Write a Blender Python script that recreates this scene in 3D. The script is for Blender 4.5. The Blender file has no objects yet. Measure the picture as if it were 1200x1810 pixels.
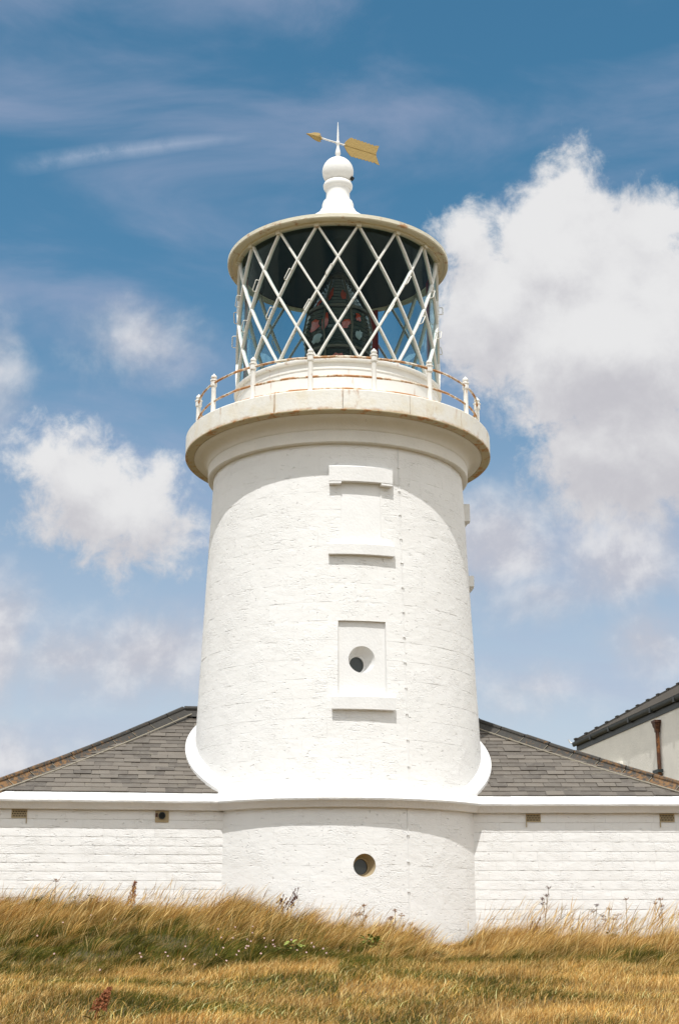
import bpy, bmesh, math, random
import numpy as np
from mathutils import Vector, Matrix
PI = math.pi
R = math.radians
rnd = random.Random(7)
nrg = np.random.default_rng(11)
S = bpy.context.scene
COL = S.collection

# ------------------------------------------------------------------ camera, light, exposure
F_PX = 2514.0
PITCH = math.atan(740 / F_PX)
cam_d = bpy.data.cameras.new('camera')
cam_d.sensor_fit = 'VERTICAL'; cam_d.sensor_height = 36; cam_d.lens = 50
cam_d.clip_start = 0.1; cam_d.clip_end = 20000
cam = bpy.data.objects.new('camera', cam_d); COL.objects.link(cam)
cam.location = (0.0, -28.0, 0.0)
cam.rotation_euler = (PI / 2 + PITCH, 0, -math.atan(3 / F_PX) / math.cos(PITCH))
S.camera = cam

SUN_EL, SUN_AZ = 63.0, -7.5           # azimuth from the tower towards the viewer, to the left
sv = Vector((math.sin(R(SUN_AZ)) * math.cos(R(SUN_EL)), -math.cos(R(SUN_AZ)) * math.cos(R(SUN_EL)), math.sin(R(SUN_EL))))
sun_d = bpy.data.lights.new('sun', 'SUN')
sun_d.energy = 2.05; sun_d.angle = R(0.53); sun_d.color = (1.0, 0.985, 0.96)
sun = bpy.data.objects.new('sun', sun_d); COL.objects.link(sun)
sun.rotation_euler = sv.to_track_quat('Z', 'Y').to_euler()
sun.location = sv * 60
S.view_settings.view_transform = 'Standard'
S.view_settings.look = 'None'
S.view_settings.exposure = 0.95
S.view_settings.gamma = 1.0
S.view_settings.use_curve_mapping = False
S.render.engine = 'CYCLES'
S.cycles.use_denoising = True
S.cycles.denoiser = 'OPENIMAGEDENOISE'
S.cycles.denoising_input_passes = 'RGB_ALBEDO_NORMAL'
S.cycles.denoising_prefilter = 'ACCURATE'
S.cycles.max_bounces = 8
S.cycles.transparent_max_bounces = 24
S.cycles.caustics_reflective = False
S.cycles.caustics_refractive = False


# ------------------------------------------------------------------ node helper
class NT:
    def __init__(self, tree):
        self.t = tree; self.n = tree.nodes; self.l = tree.links
    def put(self, sock, v):
        if hasattr(v, 'is_output'):
            self.l.new(v, sock)
        elif isinstance(v, (tuple, list)) and sock.type == 'RGBA' and len(v) == 3:
            sock.default_value = (*v, 1)
        else:
            sock.default_value = v
    def m(self, op, a, b=None, c=None, clamp=False):
        n = self.n.new('ShaderNodeMath'); n.operation = op; n.use_clamp = clamp
        self.put(n.inputs[0], a)
        if b is not None: self.put(n.inputs[1], b)
        if c is not None: self.put(n.inputs[2], c)
        return n.outputs[0]
    def vm(self, op, a, b=None):
        n = self.n.new('ShaderNodeVectorMath'); n.operation = op
        self.put(n.inputs[0], a)
        if b is not None:
            self.put(n.inputs[3 if op == 'SCALE' else 1], b)
        return n.outputs[0]
    def mr(self, v, a, b, c=0.0, d=1.0, smooth=True):
        n = self.n.new('ShaderNodeMapRange')
        if smooth: n.interpolation_type = 'SMOOTHSTEP'
        self.put(n.inputs[0], v); self.put(n.inputs[1], a); self.put(n.inputs[2], b); self.put(n.inputs[3], c); self.put(n.inputs[4], d)
        return n.outputs[0]
    def noise(self, vec, scale, detail=4, rough=0.55, dist=0.0, col=False):
        n = self.n.new('ShaderNodeTexNoise')
        self.put(n.inputs['Vector'], vec)
        self.put(n.inputs['Scale'], scale); self.put(n.inputs['Detail'], detail); self.put(n.inputs['Roughness'], rough); self.put(n.inputs['Distortion'], dist)
        return n.outputs[1 if col else 0]
    def voro(self, vec, scale, feature='F1', out='Distance'):
        n = self.n.new('ShaderNodeTexVoronoi'); n.feature = feature
        self.put(n.inputs['Vector'], vec); self.put(n.inputs['Scale'], scale)
        return n.outputs[out]
    def mapping(self, vec, scale=(1, 1, 1), loc=(0, 0, 0), rot=(0, 0, 0)):
        n = self.n.new('ShaderNodeMapping')
        self.put(n.inputs[0], vec)
        n.inputs[1].default_value = loc; n.inputs[2].default_value = rot; n.inputs[3].default_value = scale
        return n.outputs[0]
    def mix(self, f, a, b, mode='MIX'):
        n = self.n.new('ShaderNodeMix'); n.data_type = 'RGBA'; n.blend_type = mode
        self.put(n.inputs[0], f); self.put(n.inputs[6], a); self.put(n.inputs[7], b)
        return n.outputs[2]
    def sep(self, v):
        n = self.n.new('ShaderNodeSeparateXYZ'); self.put(n.inputs[0], v); return n.outputs
    def comb(self, x, y, z):
        n = self.n.new('ShaderNodeCombineXYZ')
        for i, v in enumerate((x, y, z)): self.put(n.inputs[i], v)
        return n.outputs[0]
    def bump(self, h, strength, dist, normal=None):
        n = self.n.new('ShaderNodeBump'); self.put(n.inputs['Strength'], strength); self.put(n.inputs['Distance'], dist)
        self.put(n.inputs['Height'], h)
        if normal is not None: self.put(n.inputs['Normal'], normal)
        return n.outputs[0]


# ------------------------------------------------------------------ sky
world = bpy.data.worlds.new('World'); S.world = world; world.use_nodes = True
W = NT(world.node_tree)
for n in list(W.n): W.n.remove(n)
w_out = W.n.new('ShaderNodeOutputWorld'); w_bg = W.n.new('ShaderNodeBackground')
SKY_STRENGTH = 0.068
sky = W.n.new('ShaderNodeTexSky'); sky.sky_type = 'NISHITA'; sky.sun_disc = False
sky.sun_elevation = R(SUN_EL); sky.sun_rotation = math.atan2(sv.x, sv.y)
sky.air_density = 1.0; sky.dust_density = 0.6; sky.ozone_density = 1.6
tc = W.n.new('ShaderNodeTexCoord')
dirv = W.vm('NORMALIZE', tc.outputs['Generated'])
dx, dy, dz = W.sep(dirv)
az = W.m('ARCTAN2', dx, dy)
el = W.m('ARCSINE', dz)
# wind-sheared wobble shared by all clouds
warp = W.vm('SUBTRACT', W.noise(dirv, 9, 6, 0.6, 0.0, True), (0.5, 0.5, 0.5))
warp2 = W.vm('SUBTRACT', W.noise(dirv, 34, 6, 0.62, 0.0, True), (0.5, 0.5, 0.5))
wx, wy, wz = W.sep(W.vm('ADD', W.vm('SCALE', warp, 0.040), W.vm('SCALE', warp2, 0.022)))
azw = W.m('ADD', az, wx); elw = W.m('ADD', el, wz)


def blob(b, a=azw, e=elw):
    u0, v0, ra, rb = b
    u = W.m('MULTIPLY', W.m('SUBTRACT', a, u0), 1 / ra)
    v = W.m('MULTIPLY', W.m('SUBTRACT', e, v0), 1 / rb)
    d = W.m('SQRT', W.m('ADD', W.m('MULTIPLY', u, u), W.m('MULTIPLY', v, v)))
    return W.m('MULTIPLY', W.m('SUBTRACT', 1.0, d), min(ra, rb) * 14)


def union(bs, a=azw, e=elw):
    o = None
    for b in bs:
        q = blob(b, a, e)
        if o is None: o = q
        else:
            n = W.m('SMOOTH_MAX', o, q, 0.12); o = n
    return o


cumulus = [(0.172, 0.462, 0.070, 0.062), (0.100, 0.468, 0.040, 0.036), (0.175, 0.510, 0.034, 0.034), (0.232, 0.468, 0.044, 0.042),
           (0.205, 0.400, 0.105, 0.085), (0.118, 0.420, 0.056, 0.060), (0.212, 0.318, 0.075, 0.062),
           (-0.186, 0.310, 0.046, 0.038), (-0.212, 0.318, 0.030, 0.030), (-0.152, 0.292, 0.046, 0.038), (-0.176, 0.276, 0.060, 0.036), (-0.128, 0.270, 0.040, 0.028), (-0.160, 0.256, 0.044, 0.022)]
soft = [(-0.182, 0.177, 0.056, 0.024), (-0.122, 0.186, 0.050, 0.028), (-0.268, 0.372, 0.030, 0.042), (-0.228, 0.107, 0.050, 0.020),
        (0.2196, 0.189, 0.036, 0.024), (0.144, 0.161, 0.028, 0.011), (0.118, 0.262, 0.046, 0.040), (0.145, 0.226, 0.036, 0.018),
        (-0.155, 0.398, 0.034, 0.022), (-0.262, 0.19, 0.05, 0.05), (0.205, 0.250, 0.05, 0.035)]
fine = W.noise(dirv, 42, 10, 0.66, 0.3)
fine_up = W.noise(W.vm('ADD', dirv, (-0.004, 0.0, 0.012)), 42, 10, 0.66, 0.3)
mid = W.noise(dirv, 15, 8, 0.6, 0.2)
mid_up = W.noise(W.vm('ADD', dirv, (-0.008, 0.0, 0.028)), 15, 8, 0.6, 0.2)
fc = W.m('ADD', union(cumulus), W.m('ADD', W.m('MULTIPLY', W.m('SUBTRACT', fine, 0.5), 0.80), W.m('MULTIPLY', W.m('SUBTRACT', mid, 0.5), 0.35)))
m_c = W.mr(fc, -0.05, 0.30)
fs = W.m('ADD', union(soft), W.m('MULTIPLY', W.m('SUBTRACT', mid, 0.5), 0.95))
m_s = W.m('MULTIPLY', W.mr(fs, -0.28, 0.42), 0.88)
# unseen cumulus outside the part described above, made brighter as added fill light
roll = W.noise(W.mapping(dirv, (1, 1, 1.9)), 3.4, 9, 0.58, 0.2)
away = W.m('MAXIMUM', W.mr(W.m('ABSOLUTE', az), 0.34, 0.55), W.mr(el, 0.72, 0.95))
m_r = W.m('MULTIPLY', W.m('MULTIPLY', W.mr(roll, 0.36, 0.56), away), 0.95)
# thin streaky veils
veil_v = W.mapping(dirv, (2.6, 1.0, 8.0), (1.7, 0.6, 0.9), (0, R(-4), 0))
veil = W.noise(veil_v, 1.9, 7, 0.55, 0.5)
m_v = W.m('MULTIPLY', W.mr(veil, 0.40, 0.80), 0.50)
# contrail: a thin frayed band between two directions
tt = W.mr(az, -0.243, -0.070, 0.0, 1.0, False)
c_el = W.m('ADD', W.m('ADD', 0.5125, W.m('MULTIPLY', tt, 0.0310)), W.m('MULTIPLY', W.m('SINE', W.m('MULTIPLY', tt, 3.14)), 0.003))
cd = W.m('ABSOLUTE', W.m('SUBTRACT', W.m('ADD', el, W.m('MULTIPLY', wz, 0.16)), c_el))
cw = W.mr(tt, 0.1, 1.0, 0.0085, 0.0045, False)
m_t = W.m('SUBTRACT', 1.0, W.m('DIVIDE', cd, cw), None, True)
ends = W.m('MULTIPLY', W.mr(az, -0.262, -0.215), W.mr(az, -0.150, -0.045, 1.0, 0.0))
m_t = W.m('MULTIPLY', W.m('MULTIPLY', W.m('MULTIPLY', m_t, ends), W.mr(fine, 0.3, 0.6, 0.35, 1.0)), 0.42)
# cloud brightness: tops catch the sun, hollows and bases are lilac grey
lit = W.m('ADD', W.m('MULTIPLY', W.m('SUBTRACT', fine, fine_up), 0.35), W.m('MULTIPLY', W.m('SUBTRACT', mid, mid_up), 1.5))
def rim(bs):
    up = union(bs, azw, W.m('ADD', elw, 0.030))
    return W.m('SUBTRACT', union(bs), up)
edge = rim(cumulus[:6] + cumulus[7:9] + cumulus[9:10])
lv = W.m('ADD', W.m('ADD', 0.46, lit), W.m('MULTIPLY', edge, 0.95))
c_col = W.mix(W.mr(lv, -0.30, 0.90), (4.25, 4.2, 4.5), (6.15, 6.15, 6.2))
s_col = W.mix(W.mr(W.m('ADD', 0.45, W.m('MULTIPLY', lit, 1.5)), 0.2, 0.9), (4.15, 4.15, 4.6), (5.9, 5.85, 6.0))
v_col = (3.3, 3.5, 4.7)
base = W.mix(1.0, sky.outputs[0], W.mix(W.mr(el, 0.10, 0.60), (0.86, 0.98, 0.95), (0.47, 0.92, 0.93)), 'MULTIPLY')
base = W.mix(W.mr(el, 0.02, 0.46, 0.80, 0.0), base, W.mix(W.mr(el, 0.06, 0.26), (4.7, 4.95, 5.55), (3.95, 4.20, 4.95)))      # pale sea haze low down
c = W.mix(m_v, base, v_col)
c = W.mix(m_t, c, (4.2, 4.6, 5.6))
c = W.mix(m_r, c, W.mix(W.mr(roll, 0.55, 0.8), (11.4, 11.15, 10.65), (16.0, 15.6, 14.9)))  # lifted well above the clouds in view to add fill
c = W.mix(m_s, c, s_col)
c = W.mix(m_c, c, c_col)
W.l.new(c, w_bg.inputs[0]); w_bg.inputs[1].default_value = SKY_STRENGTH
W.l.new(w_bg.outputs[0], w_out.inputs[0])


# ------------------------------------------------------------------ materials
def new_mat(name):
    m = bpy.data.materials.new(name); m.use_nodes = True
    T = NT(m.node_tree)
    p = T.n['Principled BSDF']
    return m, T, p


def paint(name, col, rough=0.55, bump=0.0, bscale=30, rust=0.0, dirt=0.0, rust_scale=(9, 9, 1.6), pits=0.0, thr=0.62):
    m, T, p = new_mat(name)
    o = T.n.new('ShaderNodeTexCoord').outputs['Object']
    g = T.n.new('ShaderNodeNewGeometry').outputs['Position']
    c = col
    var = T.noise(g, 1.7, 5, 0.6)
    c = T.mix(T.mr(var, 0.3, 0.7, 0.0, 1.0), tuple(x * 0.93 for x in col), col)
    if dirt:
        dn = T.noise(T.mapping(g, (1, 1, 0.45)), 5.0, 8, 0.7)
        c = T.mix(T.mr(dn, 0.58, 0.78, 0.0, dirt), c, (0.36, 0.30, 0.20))
    if rust:
        rn = T.noise(T.mapping(g, rust_scale), 1.0, 8, 0.68)
        rc = T.mix(T.noise(g, 30, 4), (0.30, 0.105, 0.025), (0.50, 0.24, 0.07))
        c = T.mix(T.mr(rn, thr, thr + 0.13, 0.0, rust), c, rc)
    if pits:
        ch = T.noise(g, 3.4, 9, 0.72)
        c = T.mix(T.mr(ch, 0.665, 0.685, 0.0, pits), c, (0.40, 0.34, 0.29))
    T.put(p.inputs['Base Color'], c)
    p.inputs['Roughness'].default_value = rough
    p.inputs['Specular IOR Level'].default_value = 0.3
    if bump:
        h = T.noise(g, bscale, 6, 0.6)
        T.put(p.inputs['Normal'], T.bump(h, 1.0, bump))
    return m


def masonry(name):
    """limewashed rubble-faced stone: dents, drags and small pits in the relief only"""
    m, T, p = new_mat(name)
    g = T.n.new('ShaderNodeNewGeometry').outputs['Position']
    oi = T.n.new('ShaderNodeObjectInfo').outputs['Random']
    a = T.noise(T.mapping(g, (1, 1, 1.5)), 6.0, 5, 0.55)
    b = T.noise(T.mapping(g, (1, 1, 1.3)), 34.0, 5, 0.62)
    rough_zone = T.mr(T.noise(g, 1.9, 3, 0.5), 0.38, 0.66, 0.15, 1.0)
    pit = T.mr(T.noise(T.mapping(g, (1, 1, 1.9), (5, 3, 1)), 13.0, 3, 0.5), 0.65, 0.74, 0.0, 1.0)
    drag = T.mr(T.noise(T.mapping(g, (0.35, 0.35, 2.4), (1, 7, 2)), 16.0, 3, 0.5), 0.60, 0.72, 0.0, 1.0)
    h = T.m('ADD', T.m('MULTIPLY', a, 0.30), T.m('MULTIPLY', T.m('MULTIPLY', b, rough_zone), 0.42))
    h = T.m('SUBTRACT', h, T.m('MULTIPLY', pit, 0.36))
    h = T.m('SUBTRACT', h, T.m('MULTIPLY', T.m('MULTIPLY', drag, rough_zone), 0.22))
    T.put(p.inputs['Normal'], T.bump(h, 1.0, 0.027))
    tone = T.m('ADD', T.m('MULTIPLY', oi, 0.05), T.m('MULTIPLY', T.noise(g, 1.3, 5, 0.6), 0.08))
    c = T.mix(tone, (0.81, 0.80, 0.78), (0.52, 0.49, 0.43))
    chip = T.noise(g, 5.2, 9, 0.74)
    c = T.mix(T.mr(chip, 0.700, 0.72, 0.0, 0.7), c, (0.42, 0.36, 0.32))
    T.put(p.inputs['Base Color'], c)
    p.inputs['Roughness'].default_value = 0.75
    p.inputs['Specular IOR Level'].default_value = 0.2
    return m


M_STONE = masonry('limewashed_stone')
M_SMOOTH = paint('white_smooth_render', (0.81, 0.80, 0.78), 0.7, 0.006, 22, dirt=0.10)
M_JOINT = paint('whitewashed_joint', (0.70, 0.68, 0.64), 0.8, 0.01, 30)
M_LEDGE = paint('white_ledge_paint', (0.81, 0.80, 0.78), 0.7, 0.012, 18, dirt=0.16)
M_CORBEL = paint('white_corbel_paint', (0.78, 0.755, 0.70), 0.7, 0.012, 14, dirt=0.25, pits=0.7)
M_PLATE = paint('rust_streaked_white_iron', (0.78, 0.755, 0.69), 0.5, 0.006, 16, rust=0.55, dirt=0.45, rust_scale=(4.5, 4.5, 1.4), pits=0.9, thr=0.57)
M_LIP = paint('rusting_lip', (0.50, 0.43, 0.28), 0.65, 0.006, 30, rust=0.9, dirt=0.6, rust_scale=(5, 5, 9), thr=0.50)
M_POST = paint('white_iron', (0.79, 0.77, 0.72), 0.5, 0.004, 40, rust=0.7, rust_scale=(11, 11, 6), thr=0.58)
M_RAIL = paint('rusting_rail', (0.76, 0.70, 0.58), 0.6, 0.004, 50, rust=0.95, rust_scale=(3.6, 3.6, 3.6), thr=0.41)
M_LWALL = paint('lantern_wall_paint', (0.80, 0.785, 0.74), 0.45, 0.004, 10, rust=0.85, rust_scale=(5, 5, 0.8), thr=0.585)
M_BAR = paint('glazing_bar_paint', (0.76, 0.745, 0.69), 0.45, 0.003, 30, rust=0.5, rust_scale=(9, 9, 9), thr=0.66)
M_RIM = paint('weathered_roof_rim', (0.70, 0.66, 0.53), 0.55, 0.008, 18, rust=0.9, dirt=0.6, rust_scale=(3.2, 3.2, 7), thr=0.55)
M_ROOFM = paint('white_lantern_roof', (0.80, 0.79, 0.76), 0.45, 0.005, 14, rust=0.4, rust_scale=(7, 7, 5), thr=0.70)
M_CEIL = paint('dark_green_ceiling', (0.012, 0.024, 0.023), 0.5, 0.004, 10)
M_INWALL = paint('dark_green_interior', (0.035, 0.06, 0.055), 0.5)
M_RED = paint('red_screen', (0.55, 0.045, 0.035), 0.35)
M_GOLD = paint('dull_gilding', (0.37, 0.255, 0.085), 0.5, 0.010, 26, dirt=0.6)
M_DARKIRON = paint('dark_iron', (0.035, 0.037, 0.035), 0.5, 0.003, 40, rust=0.5, rust_scale=(8, 8, 8), thr=0.62)
M_BRONZE = paint('bronze_frame', (0.09, 0.07, 0.035), 0.4)
M_RUSTPIPE = paint('rusty_pipe', (0.075, 0.032, 0.018), 0.6, 0.004, 30, rust=0.55, rust_scale=(6, 6, 4), thr=0.50)
M_GUTTER = paint('weathered_black_gutter', (0.022, 0.030, 0.028), 0.5, 0.006, 14, dirt=0.35)
M_HOUSE = paint('cream_house_render', (0.90, 0.86, 0.77), 0.8, 0.012, 16, dirt=0.10)
M_CLAY = paint('clay_vent', (0.42, 0.33, 0.20), 0.8, 0.004, 30)
M_VOID = paint('dark_void', (0.012, 0.013, 0.012), 0.9)
M_JMORT = paint('grey_mortar', (0.20, 0.175, 0.13), 0.9)
M_MORTAR = paint('lime_mortar', (0.32, 0.285, 0.22), 0.9, 0.01, 30)


def rust_joints(m):
    T = NT(m.node_tree); p = T.n['Principled BSDF']
    old = p.inputs['Base Color'].links[0].from_socket
    x, y, z = T.sep(T.n.new('ShaderNodeTexCoord').outputs['Object'])
    g = T.n.new('ShaderNodeNewGeometry').outputs['Position']
    w = T.m('ADD', T.m('ABSOLUTE', x), T.m('MULTIPLY', T.m('SUBTRACT', T.noise(g, 14, 5, 0.7), 0.5), 0.05))
    k = T.m('MULTIPLY', T.mr(w, 0.618, 0.652), T.mr(T.noise(g, 2.3, 3), 0.38, 0.58))
    edge = T.m('MULTIPLY', T.mr(T.m('ADD', z, T.m('MULTIPLY', T.noise(g, 9, 6, 0.7), 0.10)), 9.37, 9.44, 1.0, 0.0), T.mr(T.noise(g, 3.1, 4), 0.36, 0.62))
    c = T.mix(T.m('MULTIPLY', T.m('MAXIMUM', k, edge), 0.8), old, (0.42, 0.20, 0.055))
    c = T.mix(T.mr(T.noise(g, 2.2, 7, 0.65), 0.44, 0.66, 0.0, 0.40), c, (0.66, 0.56, 0.36))
    T.put(p.inputs['Base Color'], c)


rust_joints(M_PLATE)


def slate_mat():
    m, T, p = new_mat('grey_slate')
    g = T.n.new('ShaderNodeNewGeometry').outputs['Position']
    oi = T.n.new('ShaderNodeObjectInfo').outputs['Random']
    c = T.mix(oi, (0.072, 0.059, 0.047), (0.155, 0.131, 0.105))
    n = T.noise(g, 6, 8, 0.65)
    c = T.mix(T.mr(n, 0.35, 0.75, 0.0, 0.6), c, (0.16, 0.142, 0.116))
    li = T.noise(T.mapping(g, (1, 1, 1), (3, 8, 1)), 3.2, 9, 0.7)
    c = T.mix(T.mr(li, 0.60, 0.72, 0.0, 0.6), c, (0.21, 0.18, 0.11))
    T.put(p.inputs['Base Color'], c); p.inputs['Roughness'].default_value = 0.62
    T.put(p.inputs['Normal'], T.bump(T.noise(T.mapping(g, (1, 1, 1)), 22, 5, 0.6), 1.0, 0.006))
    return m


def ridge_mat():
    m, T, p = new_mat('dark_ridge_tile')
    g = T.n.new('ShaderNodeNewGeometry').outputs['Position']
    c = T.mix(T.noise(g, 9, 5), (0.026, 0.025, 0.023), (0.055, 0.049, 0.040))
    li = T.noise(g, 11.0, 9, 0.75)
    z = T.sep(g)[2]                                    # lichen keeps to the lower, wetter end of the hip
    thr = T.mr(z, 2.4, 4.1, 0.40, 0.60, False)
    c = T.mix(T.mr(T.m('SUBTRACT', li, thr), 0.0, 0.12, 0.0, 0.8), c, (0.21, 0.105, 0.032))
    T.put(p.inputs['Base Color'], c); p.inputs['Roughness'].default_value = 0.8
    T.put(p.inputs['Normal'], T.bump(T.noise(g, 30, 5, 0.6), 1.0, 0.008))
    return m


M_SLATE = slate_mat(); M_RIDGE = ridge_mat()


def glass_mat():
    m = bpy.data.materials.new('lantern_glass'); m.use_nodes = True
    T = NT(m.node_tree)
    for n in list(T.n): T.n.remove(n)
    out = T.n.new('ShaderNodeOutputMaterial')
    tr = T.n.new('ShaderNodeBsdfTransparent'); tr.inputs[0].default_value = (0.72, 0.84, 0.86, 1)
    gl = T.n.new('ShaderNodeBsdfGlossy'); gl.inputs['Roughness'].default_value = 0.03; gl.inputs[0].default_value = (0.75, 0.95, 0.97, 1)
    fr = T.n.new('ShaderNodeFresnel'); fr.inputs[0].default_value = 1.45
    mx = T.n.new('ShaderNodeMixShader')
    T.l.new(T.m('MULTIPLY', fr.outputs[0], 0.28), mx.inputs[0])
    T.l.new(tr.outputs[0], mx.inputs[1]); T.l.new(gl.outputs[0], mx.inputs[2]); T.l.new(mx.outputs[0], out.inputs[0])
    return m


M_GLASS = glass_mat()


def lens_mat(name, col, rough=0.12):
    m, T, p = new_mat(name)
    p.inputs['Base Color'].default_value = (*col, 1); p.inputs['Roughness'].default_value = rough
    p.inputs['Coat Weight'].default_value = 0.5
    return m


M_LENS = lens_mat('lens_prism_glass', (0.030, 0.045, 0.036)); M_REDGLINT = lens_mat('ruby_glass_glint', (0.44, 0.050, 0.014)); M_PALEGLINT = lens_mat('pale_glass_glint', (0.24, 0.28, 0.26))  # the red and pale tones carry painted reflections of the lens
M_PORTGLASS = lens_mat('porthole_glass', (0.010, 0.016, 0.010), 0.35)


# ------------------------------------------------------------------ mesh helpers
def mesh_obj(name, verts, faces, mat, parent=None, smooth=False, loc=None):
    me = bpy.data.meshes.new(name)
    me.from_pydata([tuple(v) for v in verts], [], faces)
    me.materials.append(mat)
    if smooth: me.polygons.foreach_set('use_smooth', [True] * len(me.polygons))
    me.update()
    o = bpy.data.objects.new(name, me); COL.objects.link(o)
    if parent: o.parent = parent
    if loc: o.location = loc
    return o


class MB:
    """collects solids and links them as ONE mesh object"""
    def __init__(self): self.v = []; self.f = []
    def add(self, v, f):
        k = len(self.v); self.v += [tuple(x) for x in v]; self.f += [tuple(i + k for i in q) for q in f]; return self
    def box(self, x0, x1, y0, y1, z0, z1, mat=None):
        v = [Vector((x, y, z)) for x in (x0, x1) for y in (y0, y1) for z in (z0, z1)]
        if mat: v = [mat @ q for q in v]
        return self.add(v, [(0, 1, 3, 2), (4, 6, 7, 5), (0, 4, 5, 1), (2, 3, 7, 6), (0, 2, 6, 4), (1, 5, 7, 3)])
    def tube(self, pts, rad, n=8, caps=True):
        pts = [Vector(p) for p in pts]; rs = rad if isinstance(rad, (list, tuple)) else [rad] * len(pts)
        v = []; f = []; prev = None
        for i, p in enumerate(pts):
            t = (pts[min(i + 1, len(pts) - 1)] - pts[max(i - 1, 0)]).normalized()
            if prev is None:
                a = t.orthogonal().normalized()
            else:
                a = (prev - t * prev.dot(t)).normalized()
            prev = a; b = t.cross(a)
            for j in range(n):
                q = 2 * PI * j / n
                v.append(p + (a * math.cos(q) + b * math.sin(q)) * rs[i])
        for i in range(len(pts) - 1):
            for j in range(n):
                f.append((i * n + j, i * n + (j + 1) % n, (i + 1) * n + (j + 1) % n, (i + 1) * n + j))
        if caps:
            f.append(tuple(range(n))[::-1]); f.append(tuple((len(pts) - 1) * n + j for j in range(n)))
        return self.add(v, f)
    def lathe(self, prof, n=64, a0=0.0, a1=360.0, center=(0, 0)):
        full = abs(a1 - a0 - 360) < 1e-6; v = []; f = []; k = len(prof)
        cols = n if full else n + 1
        for i in range(cols):
            a = R(a0 + (a1 - a0) * i / n)
            for r, z in prof: v.append((center[0] + r * math.sin(a), center[1] - r * math.cos(a), z))
        for i in range(n):
            j = (i + 1) % cols
            for q in range(k - 1): f.append((i * k + q, j * k + q, j * k + q + 1, i * k + q + 1))
        return self.add(v, f)
    def build(self, name, mat, parent=None, smooth=False, loc=None):
        return mesh_obj(name, self.v, self.f, mat, parent, smooth, loc)


def autosmooth(o, ang=35):
    me = o.data
    me.polygons.foreach_set('use_smooth', [True] * len(me.polygons))
    me.set_sharp_from_angle(angle=R(ang))
    return o


def tag(o, label, cat, group=None, kind=None):
    if label: o['label'] = label
    if cat: o['category'] = cat
    if group: o['group'] = group
    if kind: o['kind'] = kind
    return o


def empty(name, loc=(0, 0, 0), rz=0.0):
    o = bpy.data.objects.new(name, None); COL.objects.link(o)
    o.location = loc; o.rotation_euler = (0, 0, rz); o.empty_display_size = 0.3
    return o


def copy_tree(o, parent=None):
    c = o.copy(); COL.objects.link(c); c.parent = parent
    for ch in list(o.children): copy_tree(ch, c)
    return c


def place(me_obj, parent, rz=0.0, loc=(0, 0, 0)):
    """a copy of a part sharing its mesh"""
    c = me_obj.copy(); COL.objects.link(c); c.parent = parent
    c.rotation_euler = (0, 0, rz); c.location = loc
    return c


def cyl(r, a, z):
    return Vector((r * math.sin(a), -r * math.cos(a), z))


# ------------------------------------------------------------------ ground
def sstep(x, a, b):
    t = np.clip((x - a) / (b - a), 0, 1); return t * t * (3 - 2 * t)


_ph = nrg.uniform(0, 6.28, 12)
def ground_h(x, y):
    x = np.asarray(x, float); y = np.asarray(y, float)
    d = y + 28
    h = -1.62 + 0.0625 * np.clip(d, -20, 25.5)
    h = np.where(d < -20, -1.62 - 1.25, h)
    bank = sstep(d, 17.0, 23.5)
    h = h + bank * (0.32 * sstep(-x, -0.5, 2.2) - 0.10 - 0.22 * np.exp(-((x - 1.75) / 0.75) ** 2) - 0.16 * sstep(x, 2.4, 4.0))
    und = (0.05 * np.sin(x * 0.9 + _ph[0]) * np.sin(y * 0.8 + _ph[1]) + 0.028 * np.sin(x * 2.3 + _ph[2]) * np.sin(y * 2.9 + _ph[3])
           + 0.03 * np.sin(x * 1.6 + y * 1.1 + _ph[4]))
    far = np.clip((np.hypot(x, y + 10) - 60) / 400, 0, 1)
    return h + und * (1 - far) - far * 3.0


def axis(a, b, step, out):
    core = list(np.arange(a, b + 1e-6, step)); lo = []; hi = []
    s = step
    p, q = a, b
    while p > -out or q < out:
        s *= 1.35; p -= s; q += s
        lo.insert(0, p); hi.append(q)
    return np.array(lo + core + hi)


gx = axis(-12, 12, 0.3, 4000); gy = axis(-24, 6, 0.3, 4000)
GX, GY = np.meshgrid(gx, gy, indexing='ij')
GZ = ground_h(GX, GY)
gv = np.stack([GX, GY, GZ], -1).reshape(-1, 3)
ny = len(gy)
gf = [(i * ny + j, (i + 1) * ny + j, (i + 1) * ny + j + 1, i * ny + j + 1) for i in range(len(gx) - 1) for j in range(ny - 1)]
gm, T, p = new_mat('dry_turf')
g = T.n.new('ShaderNodeNewGeometry').outputs['Position']
n1 = T.noise(g, 0.8, 8, 0.65); n2 = T.noise(g, 14, 6, 0.7)
cc = T.mix(T.mr(n1, 0.38, 0.62), (0.085, 0.085, 0.02), (0.24, 0.15, 0.052))
cc = T.mix(T.mr(n2, 0.35, 0.7), (0.10, 0.068, 0.026), cc)
T.put(p.inputs['Base Color'], cc); p.inputs['Roughness'].default_value = 0.95
T.put(p.inputs['Normal'], T.bump(T.noise(g, 24, 6, 0.7), 1.0, 0.05))
ground = mesh_obj('ground', gv, gf, gm, None, True)
tag(ground, 'dry grassy ground rising gently to the foot of the white walls', None, None, 'structure')

# ------------------------------------------------------------------ the lighthouse
lh = empty('lighthouse', (0, 0, -0.6))
tag(lh, 'white round stone lighthouse tower with glazed lantern and rusty gallery railing', 'lighthouse')
lh_off = Matrix.Translation((0, 0, 0.6))
ZO = 0.6                                     # part meshes are written in scene heights
def lp(o):
    o.location = (o.location[0], o.location[1], o.location[2] + ZO); return o


def body_r(z): return 2.560 + (8.60 - z) * 0.0421
DRUM_R = 2.95
WAZ = 9.5                                    # bearing of the window column
C0, CH = 3.98, 0.355                         # course grid


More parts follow.
